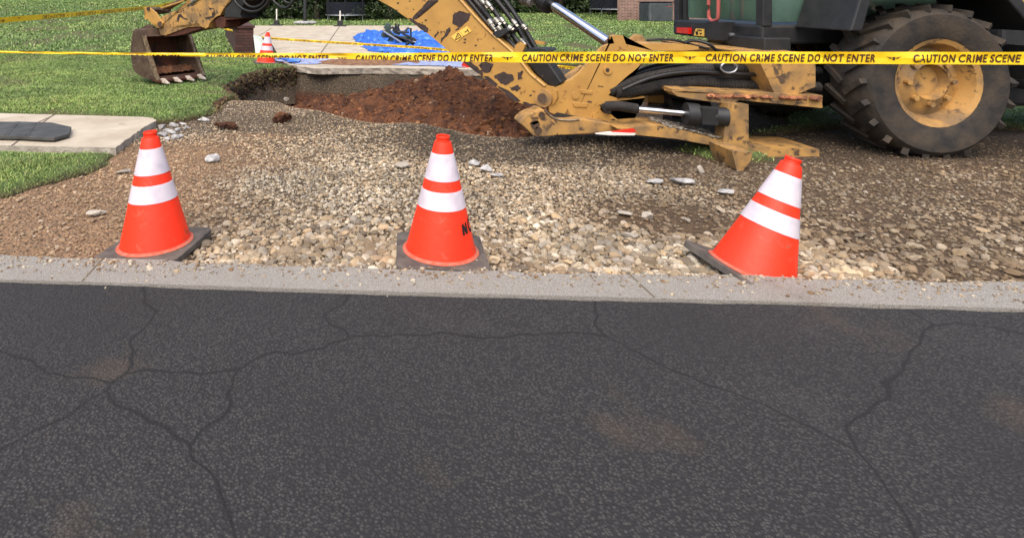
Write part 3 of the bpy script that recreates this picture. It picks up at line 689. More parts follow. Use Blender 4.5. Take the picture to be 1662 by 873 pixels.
# ================================================================= BARRIER TAPES
def text_mesh(body, shear=.3, offset=.012):
    cu = bpy.data.curves.new('t', 'FONT'); cu.body = body; cu.shear = shear; cu.offset = offset; cu.resolution_u = 3; cu.space_word = .75; cu.space_character = 1.16
    ob = bpy.data.objects.new('t', cu); C.objects.link(ob); dg = bpy.context.evaluated_depsgraph_get(); me = ob.evaluated_get(dg).to_mesh()
    V = [v.co.copy() for v in me.vertices]; Fs = [list(p_.vertices) for p_ in me.polygons]
    ob.to_mesh_clear() if False else None
    bpy.data.objects.remove(ob); bpy.data.curves.remove(cu)
    return V, Fs
TV, TF = text_mesh('CAUTION CRIME SCENE DO NOT ENTER', .2, .032)
tx0 = min(v.x for v in TV); tx1 = max(v.x for v in TV); ty0 = min(v.y for v in TV); ty1 = max(v.y for v in TV)
def build_tape(name, label, posf, fracf, width, s0, s1, phase, tlen=.83, front=Vector((0, -1, 0)), nseg=160, sag=None):
    """posf(s): top edge point; text runs with s; width hangs down; fracf(s): share not folded under"""
    root = empty(name, posf((s0+s1)/2), label, 'barrier tape')
    bm = BM(); prev = None
    for i in range(nseg+1):
        s = s0+(s1-s0)*i/nseg; p_ = posf(s); f = fracf(s); wv = .005*math.sin(s*9)+.003*math.sin(s*23)+.0015*math.sin(s*51)
        tilt = Vector((0, wv, 0))
        a = bm.verts.new(p_); b = bm.verts.new(p_-Vector((0, 0, width*f))+tilt*.5)
        m_ = bm.verts.new(p_-Vector((0, 0, width*f*.5))+tilt)
        c_ = bm.verts.new(p_-Vector((0, 0, width*f*.85))-front*(.002+width*(1-f)*.6)+Vector((0, 0, 0)))
        if prev:
            bm.faces.new((prev[0], prev[1], m_, a)); bm.faces.new((prev[1], prev[2], b, m_)); bm.faces.new((prev[2], prev[3], c_, b))
        prev = (a, m_, b, c_)
    obj('band', bm, 'tape', root)
    bm = BM()
    k0 = math.floor(s0)-1
    for k in range(k0, math.ceil(s1)+1):
        sA = k+phase; 
        if sA+tlen < s0 or sA > s1: continue
        fa, fb = fracf(sA), fracf(sA+tlen); t_ = BM(); vs = [t_.verts.new((sA+tlen*(v.x-tx0)/(tx1-tx0), 0, .82-.64*(v.y-ty0)/(ty1-ty0))) for v in TV]
        for q in TF:
            try: t_.faces.new([vs[i] for i in q])
            except ValueError: pass
        ec = sA+tlen+(1-tlen)*.5; ew = .036                       # little winged mark between phrases
        for pts in (((-1, .36), (-.3, .42), (-.3, .47), (-.8, .42)), ((1, .36), (.3, .42), (.3, .47), (.8, .42)), ((-.75, .45), (-.3, .5), (-.3, .56), (-.5, .53)), ((.75, .45), (.3, .5), (.3, .56), (.5, .53)), ((-.2, .40), (.2, .40), (.12, .66), (-.12, .66))):
            t_.faces.new([t_.verts.new((ec+a_*ew, 0, b_)) for a_, b_ in pts])
        # keep what is above the fold and within the tape
        n = Vector((-(fb-fa)/tlen, 0, 1)); bmesh.ops.bisect_plane(t_, geom=t_.verts[:]+t_.edges[:]+t_.faces[:], plane_co=Vector((sA, 0, fa)), plane_no=n, clear_outer=True)
        for lim, nn in ((s0, Vector((-1, 0, 0))), (s1, Vector((1, 0, 0)))):
            bmesh.ops.bisect_plane(t_, geom=t_.verts[:]+t_.edges[:]+t_.faces[:], plane_co=Vector((lim, 0, 0)), plane_no=nn, clear_outer=True)
        mp = {}
        for v in t_.verts:
            s = v.co.x; fr = min(v.co.z, fracf(s)-.003); wv = (.005*math.sin(s*9)+.003*math.sin(s*23)+.0015*math.sin(s*51))*np.interp(fr/max(fracf(s), .1), [0, .5, 1], [0, 1, .5])
            mp[v.index if False else v] = bm.verts.new(posf(s)-Vector((0, 0, width*fr))+front*.0022+Vector((0, wv, 0)))
        for f_ in t_.faces:
            try: bm.faces.new([mp[v] for v in f_.verts])
            except ValueError: pass
        t_.free()
    obj('lettering', bm, 'tape_ink', root)
    return root
Y0 = 2.8
def sp_(s): return 600+(-268+246.1*s)/(1-.0463*s)
def pos_main(s):
    Yv = Y0*(1-.0463*s); px = sp_(s)
    py = np.interp(px, [-200, 0, 200, 360, 620, 740, 1000, 1200, 1700], [81, 83.2, 85.9, 86.6, 86.6, 85.4, 84.4, 84.2, 85])
    return P(px, float(py), Yv)
def frac_main(s): return float(np.interp(sp_(s), [-200, 0, 200, 360, 480, 620, 740, 860, 1000], [.2, .21, .24, .36, .47, .60, .82, .93, .97]))
build_tape('barrier_tape', 'long yellow tape across the whole front, lettered in dark capitals', pos_main, frac_main, .0490, -2.1, 4.9, 0.0, nseg=400)
def line_tape(pts, per):
    pts = [Vector(p_) for p_ in pts]; L = [0]
    for a, b in zip(pts[:-1], pts[1:]): L.append(L[-1]+(b-a).length)
    def f(s):
        d = s*per
        v = [float(np.interp(d, L, [p_[k] for p_ in pts])) for k in range(3)]
        return Vector(v)
    return f, L[-1]/per
f_, n_ = line_tape(smooth_path([P(-120,41,4.6), P(0,29,5.6), P(120,20,7.0), P(230,11,9), P(262,7,10), P(345,-14,12)], 6), .75)
build_tape('barrier_tape', 'yellow tape slanting over the lawn in the top left corner', f_, lambda s: .85, .064, 0.02, n_-.02, .1, nseg=60)
f_, n_ = line_tape(smooth_path([P(350,40,12.5), P(364,45,12), P(400,55,11.2), P(430,60,10.6), P(500,65,10), P(600,71,9.2), P(720,79,8.5), P(850,98,7.6), P(895,104.5,7.3), P(945,110.5,7.1), P(1080,128,6.6)], 6), .75)
build_tape('barrier_tape', 'thin far yellow tape sagging from the brick wall across the driveway behind the boom', f_, lambda s: .72, .052, 0.02, n_-.02, .1, nseg=120)

# ================================================================= BACKHOE
bh = empty('backhoe_loader', (3.2, 4.8, 0), 'worn yellow backhoe digger with chipped paint, its bucket resting on the lawn', 'backhoe')
D2 = Vector((-.79, .613, 0)).normalized(); W2 = Vector((.613, .79, 0)).normalized(); P0 = Vector((1.25, 4.3, 0))
def onp(px, py, off=0.0):                     # sight line met with the boom's upright plane, shifted by off along W2
    base = P0+W2*off; k = (px-600)/F
    t = (k*base.y-base.x)/(D2.x-k*D2.y); q = base+D2*t
    return Vector((q.x, q.y, EYE-py/F*q.y))
def trace(bm, pts, off, th, mi=0): ext(bm, [onp(x, y, off) for x, y in pts], W2*th, mi)
def jagged(pts, off, rr, amp=.006, sub=3):
    w3 = [onp(x, y, off) for x, y in pts]; out = []
    for i in range(len(w3)):
        a, b = w3[i], w3[(i+1) % len(w3)]
        for k in range(sub):
            q = a.lerp(b, k/sub); s = rr.uniform(-amp, amp); out.append(q+D2*s+Vector((0, 0, rr.uniform(-amp, amp))))
    return out
# boom
boom_out = [(520,-190),(500,-120),(548,-62),(585,-25),(613,0),(638.6,14),(659,28.5),(677,43),(695,56),(717,74),(733,86),(752,99.5),(781,124),(803,139),(822,154),(836,165),(855,171),(872,174),(886,174),(898,170),(904,160),(903,148),(896,142),(885,140),(862,121),(850,106),(832,85),(812,67),(798,55),(772,28),(745,-2),(710,-50),(660,-110),(600,-160)]
bm = BM(); trace(bm, boom_out, -.10, .20)
boom = obj('boom', bm, 'cat_yellow', bh, bevel=.004)
bm = BM()                                      # raised lip along the upper edge
up = [(745,-2),(772,28),(798,55),(812,67),(832,85),(850,106),(862,121),(885,140)]
tube(bm, [onp(x, y, -.10) for x, y in up], .012, 6, 3); obj('edge_flange', bm, 'cat_yellow', boom)
rr = random.Random(4); bm = BM()
patches = [[(734,25),(738,21),(743,20),(748,18),(752,21),(760,21),(765,25),(762,27),(760,34),(755,36),(751,42),(746,45),(741,43),(737,41),(734,38),(736,32)],
 [(697,0),(712,0),(708,4),(699,6),(697,11),(691,13),(687,17),(683,22),(678,27),(679,30),(675,33),(670,31),(673,26),(680,19),(686,12),(692,5)],
 [(659,28.5),(668,30.5),(672,34),(678,37),(686,40),(692,43),(695,48),(693,53),(687,51),(680,45),(668,36)],
 [(704,61),(711,50),(712,54),(706,61)], [(715,70),(717,63),(722,58),(724,50),(731,45),(731,50),(728,55),(721,63)],
 [(776,108),(780,104),(783,102),(790,101),(800,103),(799,109),(794,112),(795,117),(786,118),(781,113)],
 [(801,125),(808,121),(818,118),(825,121),(833,122),(834,130),(828,136),(820,139),(812,135),(809,130)],
 [(841,118),(847,115),(849,117),(846,122),(846,126),(848,129),(840,130),(840,125)], [(826,143),(832,141),(840,139),(844,145),(838,148),(833,147)],
 [(733,86),(742,88),(752,96),(762,99),(772,107),(782,116),(784,125),(776,119),(764,109),(752,99.5)],
 [(784,124),(792,125),(800,131),(808,138),(805,141),(795,133)], [(806,140),(818,144),(828,150),(838,158),(844,164),(838,166),(828,159),(818,151)],
 [(740,47),(745,45),(744,49),(739,50)], [(848,165),(860,168),(874,172),(860,172),(850,169)]]
for p_ in patches: ext(bm, jagged(p_, -.1025, rr), W2*.004)
for _ in range(26):
    t_ = rr.random(); x = 640+t_*240+rr.uniform(-20, 40); y = 14+t_*140-rr.uniform(-2, 18); s = rr.uniform(.6, 2.2)
    ext(bm, jagged([(x-s, y-s*.5), (x+s, y-s*.7), (x+s*.8, y+s*.6), (x-s*.6, y+s*.7)], -.1025, rr, .002, 2), W2*.003)
obj('bare_metal_patch', bm, 'primer', boom)
bm = BM()
for q in ([(732,60),(744.2,51),(751.6,59.5),(741,68)], [(745,50.6),(758,43.2),(765,51.3),(752.4,59)]): ext(bm, [onp(x, y, -.1045) for x, y in q], W2*.004)
dc = obj('warning_label', bm, 'sticker', boom)
bm = BM()
def seg2(bm, a, b, wd, off):
    a, b = onp(*a, off), onp(*b, off); d = (b-a).normalized(); n = d.cross(W2).normalized()*wd/2
    ext(bm, [a-n, a+n, b+n, b-n], W2*.002)
for a, b in (((743,54),(748.5,60)), ((748.5,60),(739,65.5)), ((739,65.5),(743,54)), ((743.6,57.5),(743.2,61)), ((754,53),(759,50)), ((758,47),(761,53))): seg2(bm, a, b, .006, -.106)
obj('symbol', bm, 'ink', dc)
bm = BM()
c0 = onp(881,160,-.13); cyl(bm, c0, c0+W2*.28, .062, seg=28); cyl(bm, c0-W2*.004, c0, .045, seg=24); obj('pivot_pin', bm, 'dirty_yellow', boom, bevel=.003)
bm = BM(); cyl(bm, c0-W2*.008, c0-W2*.001, .036, seg=24); obj('pin_cap', bm, 'bucket_steel', boom)
# brackets on top of boom (yellow ears holding hoses)
bm = BM(); trace(bm, [(835,84),(836,74),(842,69),(852,73),(850,80),(846,88)], -.10, .03); trace(bm, [(868,66),(884,69),(883,73),(866,72)], .14, .02)
objs('hose_bracket', bm, 'cat_yellow', boom, bevel=.002)
# hose bundle along the boom
hoses = [([(700,-60),(752,-4),(790,42),(822,78),(850,108),(893,140)], .0, .030), ([(715,-60),(766,-4),(806,44),(838,80),(862,108),(897,140)], .03, .032), ([(735,-60),(784,-4),(822,45),(850,80),(872,108),(902,139)], .06, .030), ([(752,-60),(802,-4),(836,40),(860,78),(884,110),(905,138)], .12, .028), ([(765,-60),(815,-4),(845,38),(866,72),(878,90)], .14, .026), ([(706,-62),(758,-2),(796,45),(806,55)], -.04, .018)]
for pts, off, rad in hoses:
    bm = BM(); tube(bm, [onp(x, y, off-.02) for x, y in pts], rad*.72, 12, 8); obj('hose', bm, 'black_hose', bh, smooth=True)
bm = BM()
for px, py, off, dx, dy, rad in ((793,33,-.02,5,7,.026),(803,32,.01,6,6,.026),(808,44,.0,5,6,.022),(817,50,.04,6,6,.024),(831,33,.10,6,7,.022),(848,42,.10,4,4,.025),(812,30,.03,5,6,.02),(845,65,.05,5,5,.018),(789,3,.0,7,9,.02),(779,-2,.0,8,10,.02),(797,42,-.03,6,7,.018),(826,45,.03,5,3,.026)):
    cyl(bm, onp(px, py, off-.05), onp(px+dx, py+dy, off-.05), rad, seg=12); cyl(bm, onp(px+dx*1.1, py+dy*1.1, off-.05), onp(px+dx*1.6, py+dy*1.6, off-.05), rad*.75, seg=6)
objs('hose_fitting', bm, 'fitting', bh, smooth=True)
bm = BM(); trace(bm, [(797,58),(802,52),(818,47),(826,50),(816,58),(806,63)], -.11, .2); trace(bm, [(850,84),(858,79),(884,80),(888,84),(872,90),(853,92)], -.09, .2); objs('hose_clamp', bm, 'black_metal', bh, bevel=.004)
bm = BM(); trace(bm, [(853,100),(890,100),(911,131),(914,134),(905,141),(900,143),(893,141),(872,123)], -.06, .12); obj('hose_sleeve', bm, 'black_hose', bh, bevel=.02)
# stick and its linkage
bm = BM(); trace(bm, [(258,33),(262,28),(272,24),(275,22),(285,18),(300,14),(316,9),(328,0),(348,-20),(400,-90),(470,-150),(560,-175),(540,-120),(440,-70),(392,-22),(372,0),(365,11),(357,25),(352,27),(343,31),(340,38),(338,44.5),(333,47),(327,44),(322,38),(268,58),(261,57),(257,46)], -.10, .20)
stick = obj('stick', bm, 'dirty_yellow', bh, bevel=.006)
bm = BM(); trace(bm, [(266,57),(274,55),(322,37),(331,45.5),(312,51.5),(298,56),(284,59),(266,60)], -.088, .14); obj('underside_plate', bm, 'rust', stick)
bm = BM()
for x, y, rad in ((331,41,.025),(318,34,.012),(345,18,.02),(283,43,.014)): cyl(bm, onp(x, y, -.112), onp(x, y, -.095), rad, seg=14)
objs('boss', bm, 'dirty_yellow', stick)
bm = BM(); trace(bm, [(344,26),(347,24),(345,17),(339,15),(340,13),(347,14),(349,24),(347,28)], -.104, .003); trace(bm, [(332,29),(342,28),(347,26),(346,29),(340,31),(333,31)], -.104, .003)
trace(bm, [(287,32),(289,24),(293,23),(298,29),(304,31),(304,33),(297,31),(292,25),(290,26),(289,37)], -.104, .002); obj('scrape', bm, 'primer', stick)
bm = BM(); trace(bm, [(364,28),(366,12),(374,-4),(402,-30),(420,-10),(398,0),(393,12),(390,24),(392,29)], -.09, .24); trace(bm, [(345,-30),(375,-60),(460,-100),(480,-60),(400,-20),(372,0)], -.08, .16); objs('cylinder_guard', bm, 'black_metal', bh, bevel=.006)
bm = BM(); trace(bm, [(343,32),(352,27),(364,28),(388,26),(393,30),(366,33),(366,44),(360,47),(352,44),(350,36)], -.08, .2); obj('rusty_lug', bm, 'rust', bh, bevel=.004)
for off in (-.125, .10):
    bm = BM(); trace(bm, [(234,32),(238,20),(234,13),(237,11.5),(241,12),(251,20),(258,30),(264,38),(262,45),(256,46),(253,37),(246,39),(240,32)], off, .022); obj('link_plate', bm, 'cat_yellow', bh, bevel=.003)
bm = BM(); cyl(bm, onp(260,40,-.14), onp(260,40,.14), .035, seg=16); cyl(bm, onp(241,15,-.14), onp(241,15,.14), .025, seg=16); cyl(bm, onp(245,44,-.14), onp(245,44,.14), .03, seg=16); cyl(bm, onp(237,46,-.14), onp(237,46,.14), .028, seg=14); objs('link_pin', bm, 'bucket_steel', bh)
bm = BM(); cyl(bm, onp(241,15,0), onp(275,16.5,0), .026, seg=14); cyl(bm, onp(254,21,.03), onp(272,18,.03), .03, seg=12); obj('link_rod', bm, 'bucket_steel', bh, smooth=True)
bm = BM(); cyl(bm, onp(268,16,0), onp(335,-22,0), .030, seg=16); obj('bucket_cylinder', bm, 'bucket_steel', bh, smooth=True)
bm = BM(); trace(bm, [(300,12),(306,6),(318,3),(322,7),(312,11)], -.10, .1); cyl(bm, onp(312,4,-.1), onp(326,-4,-.1), .02, seg=10); obj('grease_fitting', bm, 'fitting', bh, bevel=.003)
bm = BM(); cyl(bm, onp(262,14,-.05), onp(298,2,-.05), .012, seg=8); obj('link_tube', bm, 'cat_yellow', bh)
# hose loops hanging at the elbow
for pts, rad in (([(366,-40),(378,-6),(388,10),(402,18),(418,18),(432,8),(440,-8)], .014), ([(384,-30),(396,2),(410,12),(426,6),(436,-14)], .014), ([(436,-10),(448,6),(460,13),(470,10),(482,-6)], .014), ([(452,-12),(462,2),(472,5),(486,-10)], .012), ([(380,-20),(400,-2),(425,-4),(450,-16)], .02)):
    bm = BM(); tube(bm, [onp(x, y, -.12) for x, y in pts], rad, 10, 8); obj('hose', bm, 'black_hose', bh, smooth=True)
bm = BM(); trace(bm, [(372,-40),(378,-2),(396,2),(430,-6),(470,-24),(470,-60)], -.02, .12); obj('elbow_casting', bm, 'black_metal', bh, bevel=.01)
# bucket: side profile in the boom plane, swept across its width
NEAR, WID = -.34, .64
o_out = [(231,58),(227,49),(220,47),(216,51),(213,66),(212,85),(214,105),(218,116),(228,124),(240,129),(252,130)]   # outer shell, near side
lip = (254,130)
bm = BM()
trace(bm, o_out+[(250,122),(240,92)], NEAR, .025); 
far = [onp(x, y, NEAR)+W2*(WID-.025) for x, y in o_out+[(250,122),(240,92)]]; ext(bm, far, W2*.025)
shell = [onp(x, y, NEAR) for x, y in o_out]
SP = bm
bm = BM(); n = len(shell); cen = onp(243,90,NEAR)
a_ = [bm.verts.new(p_+W2*.02) for p_ in shell]; b_ = [bm.verts.new(p_+W2*(WID-.02)) for p_ in shell]
inn = [p_+(cen-p_).normalized()*.02 for p_ in shell]
c_ = [bm.verts.new(p_+W2*.02) for p_ in inn]; d_ = [bm.verts.new(p_+W2*(WID-.02)) for p_ in inn]
for i in range(n-1):
    bm.faces.new((a_[i], a_[i+1], b_[i+1], b_[i])); f1 = bm.faces.new((c_[i], c_[i+1], d_[i+1], d_[i])); f1.material_index = 1
for i in (0, n-1): bm.faces.new((a_[i], b_[i], d_[i], c_[i]))
bk = obj('bucket', bm, ['bucket_steel', 'bucket_inner'], bh, smooth=True)
objs('side_plate', SP, 'bucket_steel', bk, bevel=.003)
bm = BM()
for offw in (NEAR-.004, NEAR+WID-.028):
    sh = W2*(offw-NEAR); e = [onp(x, y, NEAR)+sh for x, y in ((231,58),(240,92),(250,122),(254,131))]; e2 = [onp(x, y, NEAR)+sh for x, y in ((233.5,58),(242.5,92),(253,122),(257,131))]
    ext(bm, e+e2[::-1], W2*.032)
objs('side_cutter', bm, 'bucket_edge', bk)
bm = BM(); L0 = onp(246,128,NEAR); L1 = onp(258,132,NEAR); ext(bm, [L0, L1, L1+Vector((0, 0, -.02)), L0+Vector((0, 0, -.02))], W2*WID); obj('cutting_edge', bm, 'rust', bk)
for k in range(4):
    bm = BM(); b0 = onp(256,131.5,NEAR)+W2*(.06+k*.165); fd = -D2*.13+Vector((0, 0, -.028))
    u = W2*.028; z_ = Vector((0, 0, .020))
    vs = [b0-u-z_, b0+u-z_, b0+u+z_, b0-u+z_, b0+fd-u*.5-z_*.2, b0+fd+u*.5-z_*.2, b0+fd+u*.5+z_*.2, b0+fd-u*.5+z_*.2]
    V = [bm.verts.new(v) for v in vs]
    for q in ((0,1,2,3),(4,5,6,7),(0,1,5,4),(1,2,6,5),(2,3,7,6),(3,0,4,7)): bm.faces.new([V[i] for i in q])
    obj('tooth', bm, 'tooth', bk, bevel=.005)
bm = BM()
for off in (-.12, .08): trace(bm, [(222,50),(234,43),(240,40),(248,44),(247,58),(245,61),(235,59),(228,56)], off, .03)
objs('bucket_ear', bm, 'bucket_steel', bk, bevel=.003)
bm = BM(); rr = random.Random(8)                # soil left in the bucket mouth
rows = []
for i in range(9):
    t_ = i/8; row = []
    for j in range(26):
        s = j/25; q = onp(244,124,NEAR).lerp(onp(224,116,NEAR), t_)+W2*(.03+s*(WID-.06)); row.append(bm.verts.new(q+Vector((0, 0, .015+.05*math.sin(t_*3.1)*rr.uniform(.5, 1)+rr.uniform(-.008, .008)))))
    rows.append(row)
for i in range(8):
    for j in range(25): bm.faces.new((rows[i][j], rows[i][j+1], rows[i+1][j+1], rows[i+1][j]))
obj('caked_soil', bm, 'red_soil', bk, smooth=True)

# swing casting (king post) - its own plane direction runs along +X
def A(px, py, Y): return P(px, py, Y)
def tr(bm, pts, Y, th, mi=0): ext(bm, [A(x, y, Y) for x, y in pts], (0, th, 0), mi)
YS = 4.16
bm = BM()
tr(bm, [(890,172),(893,160),(897,148),(903,142),(915,136),(930,128),(942,118),(953,106),(962,95),(972,84),(980,76),(990,72),(997,71),(993,64),(993,59),(1000,57.5),(1011,58),(1016,64),(1016,72),(1075,71),(1120,73),(1134,76),(1134,81),(1110,83),(1060,83),(1040,84),(1044,100),(1033,112),(1018,124),(1003,137),(992,150),(987,155),(1000,159),(1025,160),(1045,156),(1047,159),(1036,163),(1010,166),(985,166),(976,171),(974,178),(980,184),(1000,187),(1022,192),(1050,198),(1066,203),(1060,208),(1020,212),(985,206),(960,200),(930,194),(905,188),(892,182)], YS, .05)
king = obj('swing_casting', bm, 'cat_yellow', bh, bevel=.007)
bm = BM(); tr(bm, [(903,150),(950,118),(975,90),(990,76),(1012,66),(1040,84),(1010,130),(985,157),(1040,160),(985,168),(975,180),(1040,198),(1000,206),(940,194),(897,182)], YS+.30, .05)
tr(bm, [(1020,66),(1032,56),(1044,58),(1048,66),(1046,72),(1020,74)], YS+.32, .04)
obj('far_plate', bm, 'dirty_yellow', king, bevel=.006)
bm = BM(); tr(bm, [(905,150),(950,119),(962,112),(955,140),(940,180),(905,180)], YS+.05, .25); tr(bm, [(1000,100),(1035,98),(1000,136),(985,152),(975,140)], YS+.05, .25); obj('web', bm, 'dirty_yellow', king)
bm = BM(); c0 = A(934,155,YS); 
for (x, y, rad, ln) in ((986,114,.030,.012),(934,155.5,.026,.008),(995,197,.028,.016),(966,188,.022,.01),(882,186,.022,.02)): c0 = A(x, y, YS); cyl(bm, c0-Vector((0, ln, 0)), c0+Vector((0, .01, 0)), rad, seg=20)
objs('boss', bm, 'cat_yellow', king, bevel=.003)
bm = BM(); c0 = A(986,114,YS-.013); cyl(bm, c0-Vector((0, .004, 0)), c0, .013, seg=14); c0 = A(995,197,YS-.018); cyl(bm, c0-Vector((0, .004, 0)), c0, .018, seg=6)
for x, y, a, b in ((950,149,14,3),(957,165,7,2),(975,140,9,1.2)): tr(bm, [(x-a/2, y-b/2), (x+a/2, y-b/2+1), (x+a/2, y+b/2+1), (x-a/2, y+b/2)], YS-.003, .004)
obj('chip_mark', bm, 'primer', king)
bm = BM()
for x, y, a, b in ((952,149,20,7),(942,170,24,8)):
    tr(bm, [(x-a/2, y-b/2+1), (x-a/2+2, y-b/2), (x+a/2-2, y-b/2+2), (x+a/2, y-b/2+3), (x+a/2-1, y+b/2+1), (x-a/2+2, y+b/2)], YS-.009, .012)
obj('cast_pad', bm, 'cat_yellow', king, bevel=.004)
# lower foot piece in front
bm = BM(); tr(bm, [(843,200),(846,195),(853,188),(862,184),(870,182),(877,178),(884,179),(889,186),(896,192),(906,196),(925,197),(945,194),(975,198),(1000,203),(1020,208),(1008,213),(960,217),(925,219),(905,220),(885,222),(866,221),(860,215),(852,207)], 4.02, .16)
foot = obj('boom_lock_foot', bm, 'dirty_yellow', bh, bevel=.006)
bm = BM()
for x, y, rad in ((868,202,.03),(879,187,.022),(873,212,.026)): c0 = A(x, y, 4.02); cyl(bm, c0-Vector((0, .008, 0)), c0+Vector((0, .01, 0)), rad, seg=16)
tr(bm, [(860,200),(872,196),(876,199),(866,203)], 4.012, .01); tr(bm, [(863,191),(873,190),(874,193),(864,194)], 4.014, .008)
objs('boss', bm, 'bucket_steel', foot, bevel=.002)
bm = BM(); tr(bm, [(893,190),(905,183),(930,188),(950,195),(925,197),(905,196)], 4.14, .01); obj('pocket', bm, 'black_metal', foot)
bm = BM(); tube(bm, [A(x, y, 4.02) for x, y in ((884,179),(893,188),(905,194),(925,195.5),(940,194))], .008, 6, 4); obj('worn_edge', bm, 'bucket_edge', foot)
# boom cylinder: chrome rod up to black barrel
bm = BM(); a, b = A(996,75,4.32), A(886,2,4.9); cyl(bm, a, b, .038, seg=24); obj('chrome_rod', bm, 'chrome', bh, smooth=True)
bm = BM(); d_ = (b-a).normalized(); cyl(bm, a-d_*.02, a+d_*.05, .05, seg=20); obj('rod_eye', bm, 'bucket_steel', bh, smooth=True)
bm = BM(); cyl(bm, b-d_*.04, b+d_*.9, .075, seg=24); cyl(bm, b-d_*.06, b+d_*.02, .088, seg=24); obj('cylinder_barrel', bm, 'black_metal', bh, smooth=True)
bm = BM(); cyl(bm, A(846,0,4.9), A(862,6,4.8), .03, seg=10); cyl(bm, A(836,-6,4.9), A(850,2,4.8), .022, seg=8); objs('hose_fitting', bm, 'fitting', bh)
# upper plates of the swing frame going right
bm = BM(); tr(bm, [(1016,73),(1060,71),(1134,76),(1133,82),(1100,84),(1020,82)], YS+.05, .35); obj('top_plate', bm, 'dirty_yellow', bh, bevel=.006)
bm = BM(); tube(bm, [A(1050,66,4.5), A(1075,64.5,4.5), A(1095,66,4.5), A(1112,70,4.5), A(1150,80,4.5)], .009, 8, 6); tube(bm, [A(1110,70,4.45), A(1128,66,4.45), A(1150,72,4.4), A(1164,84,4.4)], .012, 8, 6); obj('cable', bm, 'black_hose', bh, smooth=True)
# fat hoses running right
hz = [([(985,152),(1010,138),(1050,123),(1100,113),(1160,107),(1230,104),(1330,100)], .036, 0, 'black_hose', 4.32), ([(988,155),(1015,143),(1060,130),(1110,122),(1165,117),(1230,115),(1330,116)], .034, 0, 'black_hose', 4.22), ([(1000,152),(1040,146),(1080,138),(1130,134),(1190,138),(1260,140),(1330,142)], .033, .14, 'dusty_hose', 4.16), ([(1010,136),(1050,115),(1100,105),(1160,101),(1230,99)], .034, 0, 'black_hose', 4.45), ([(1030,150),(1080,147),(1130,145),(1190,149),(1260,151)], .03, .12, 'dusty_hose', 4.26), ([(990,150),(1030,131),(1080,119),(1140,113),(1200,112),(1290,110)], .03, .1, 'dusty_hose', 4.18), ([(1000,156),(1050,137),(1100,129),(1150,126),(1210,127),(1290,130)], .03, 0, 'black_hose', 4.2), ([(1010,146),(1060,126),(1120,117),(1180,120),(1250,122)], .014, 0, 'black_hose', 4.1)]
for pts, rad, rid, mt, YY in hz:
    bm = BM(); tube(bm, [A(x, y, YY) for x, y in pts], rad, 14, 26 if rid else 8, ridges=rid); obj('hose', bm, mt, bh, smooth=not rid)
bm = BM(); c0 = A(1183,110,4.05); bmesh.ops.create_circle(bm, segments=1, radius=0) if False else None
ring = [c0+Vector((math.cos(t)*.055, 0, math.sin(t)*.036)) for t in [2*math.pi*k/20 for k in range(21)]]; tube(bm, ring, .007, 6, 1); obj('hose_clip', bm, 'galv', bh, smooth=True)
bm = BM(); cyl(bm, c0+Vector((0, .01, 0)), c0+Vector((0, .12, 0)), .04, seg=20); obj('hose_end', bm, 'black_metal', bh, smooth=True)
bm = BM(); tr(bm, [(1051,148),(1076,147),(1078,168),(1051,168)], 4.5, .25); obj('yellow_block', bm, 'cat_yellow', bh, bevel=.008)
# swing cylinders with chrome rods
bm = BM(); cyl(bm, A(1030,177,4.02), A(1120,185,3.95), .021, seg=20); obj('chrome_rod', bm, 'chrome', bh, smooth=True)
bm = BM(); cyl(bm, A(1050,169,4.5), A(1095,172.5,4.5), .018, seg=18); obj('chrome_rod', bm, 'chrome', bh, smooth=True)
bm = BM(); cyl(bm, A(1118,186,3.95), A(1180,190,3.9), .062, seg=22); cyl(bm, A(1112,185,3.95), A(1132,187,3.94), .076, seg=22); tr(bm, [(1140,176),(1166,178),(1166,204),(1140,202)], 3.86, .1); obj('swing_cylinder', bm, 'black_metal', bh, smooth=True)
bm = BM(); cyl(bm, A(1088,175,4.45), A(1150,180,4.4), .07, seg=20); tr(bm, [(1092,150),(1112,150),(1116,205),(1092,205)], 4.46, .15); obj('swing_cylinder', bm, 'black_metal', bh, smooth=True)
bm = BM(); tube(bm, [A(984,173,4.05), A(1000,172,4.02), A(1016,174,4.0), A(1034,177,4.0)], .034, 12, 4); tr(bm, [(976,172),(984,168),(992,170),(992,184),(982,184)], 4.13, .2); obj('rod_boot', bm, 'dusty_hose', bh, smooth=True)
# rear frame: upper plate with soil, lower curved rail, upright, stabiliser foot
bm = BM(); tr(bm, [(1091,150),(1110,148),(1200,154),(1335,160),(1335,176),(1200,163),(1188,170),(1150,165),(1118,160),(1100,157)], 3.95, .12)
ext(bm, [A(1091,150,3.95), A(1335,160,3.95), A(1335,160,3.95)+Vector((0, 1.0, 0)), A(1091,150,3.95)+Vector((.1, 1.0, 0))], (0, 0, .02))
rf = obj('rear_frame', bm, 'dirty_yellow', bh, bevel=.006)
bm = BM(); tr(bm, [(1002,209),(1066,204),(1100,210),(1150,222),(1190,232),(1260,240),(1330,243),(1330,258),(1260,256),(1206,252),(1192,248),(1180,243),(1150,235),(1100,226),(1050,221),(1020,218)], 3.9, .35)
obj('lower_rail', bm, 'dirty_yellow', rf, bevel=.008)
bm = BM(); tr(bm, [(1182,168),(1215,170),(1215,245),(1172,238),(1176,212)], 3.88, .1); obj('upright', bm, 'dirty_yellow', rf, bevel=.01)
bm = BM(); tr(bm, [(1188,245),(1222,248),(1218,262),(1206,278),(1196,276),(1192,262)], 3.6, .25); obj('stabiliser_lug', bm, 'dirty_yellow', rf, bevel=.01)
bm = BM(); tr(bm, [(990,215),(1030,210),(1033,214),(1012,219),(985,219)], 3.86, .03); obj('reflector_strip', bm, 'red_paint', rf)
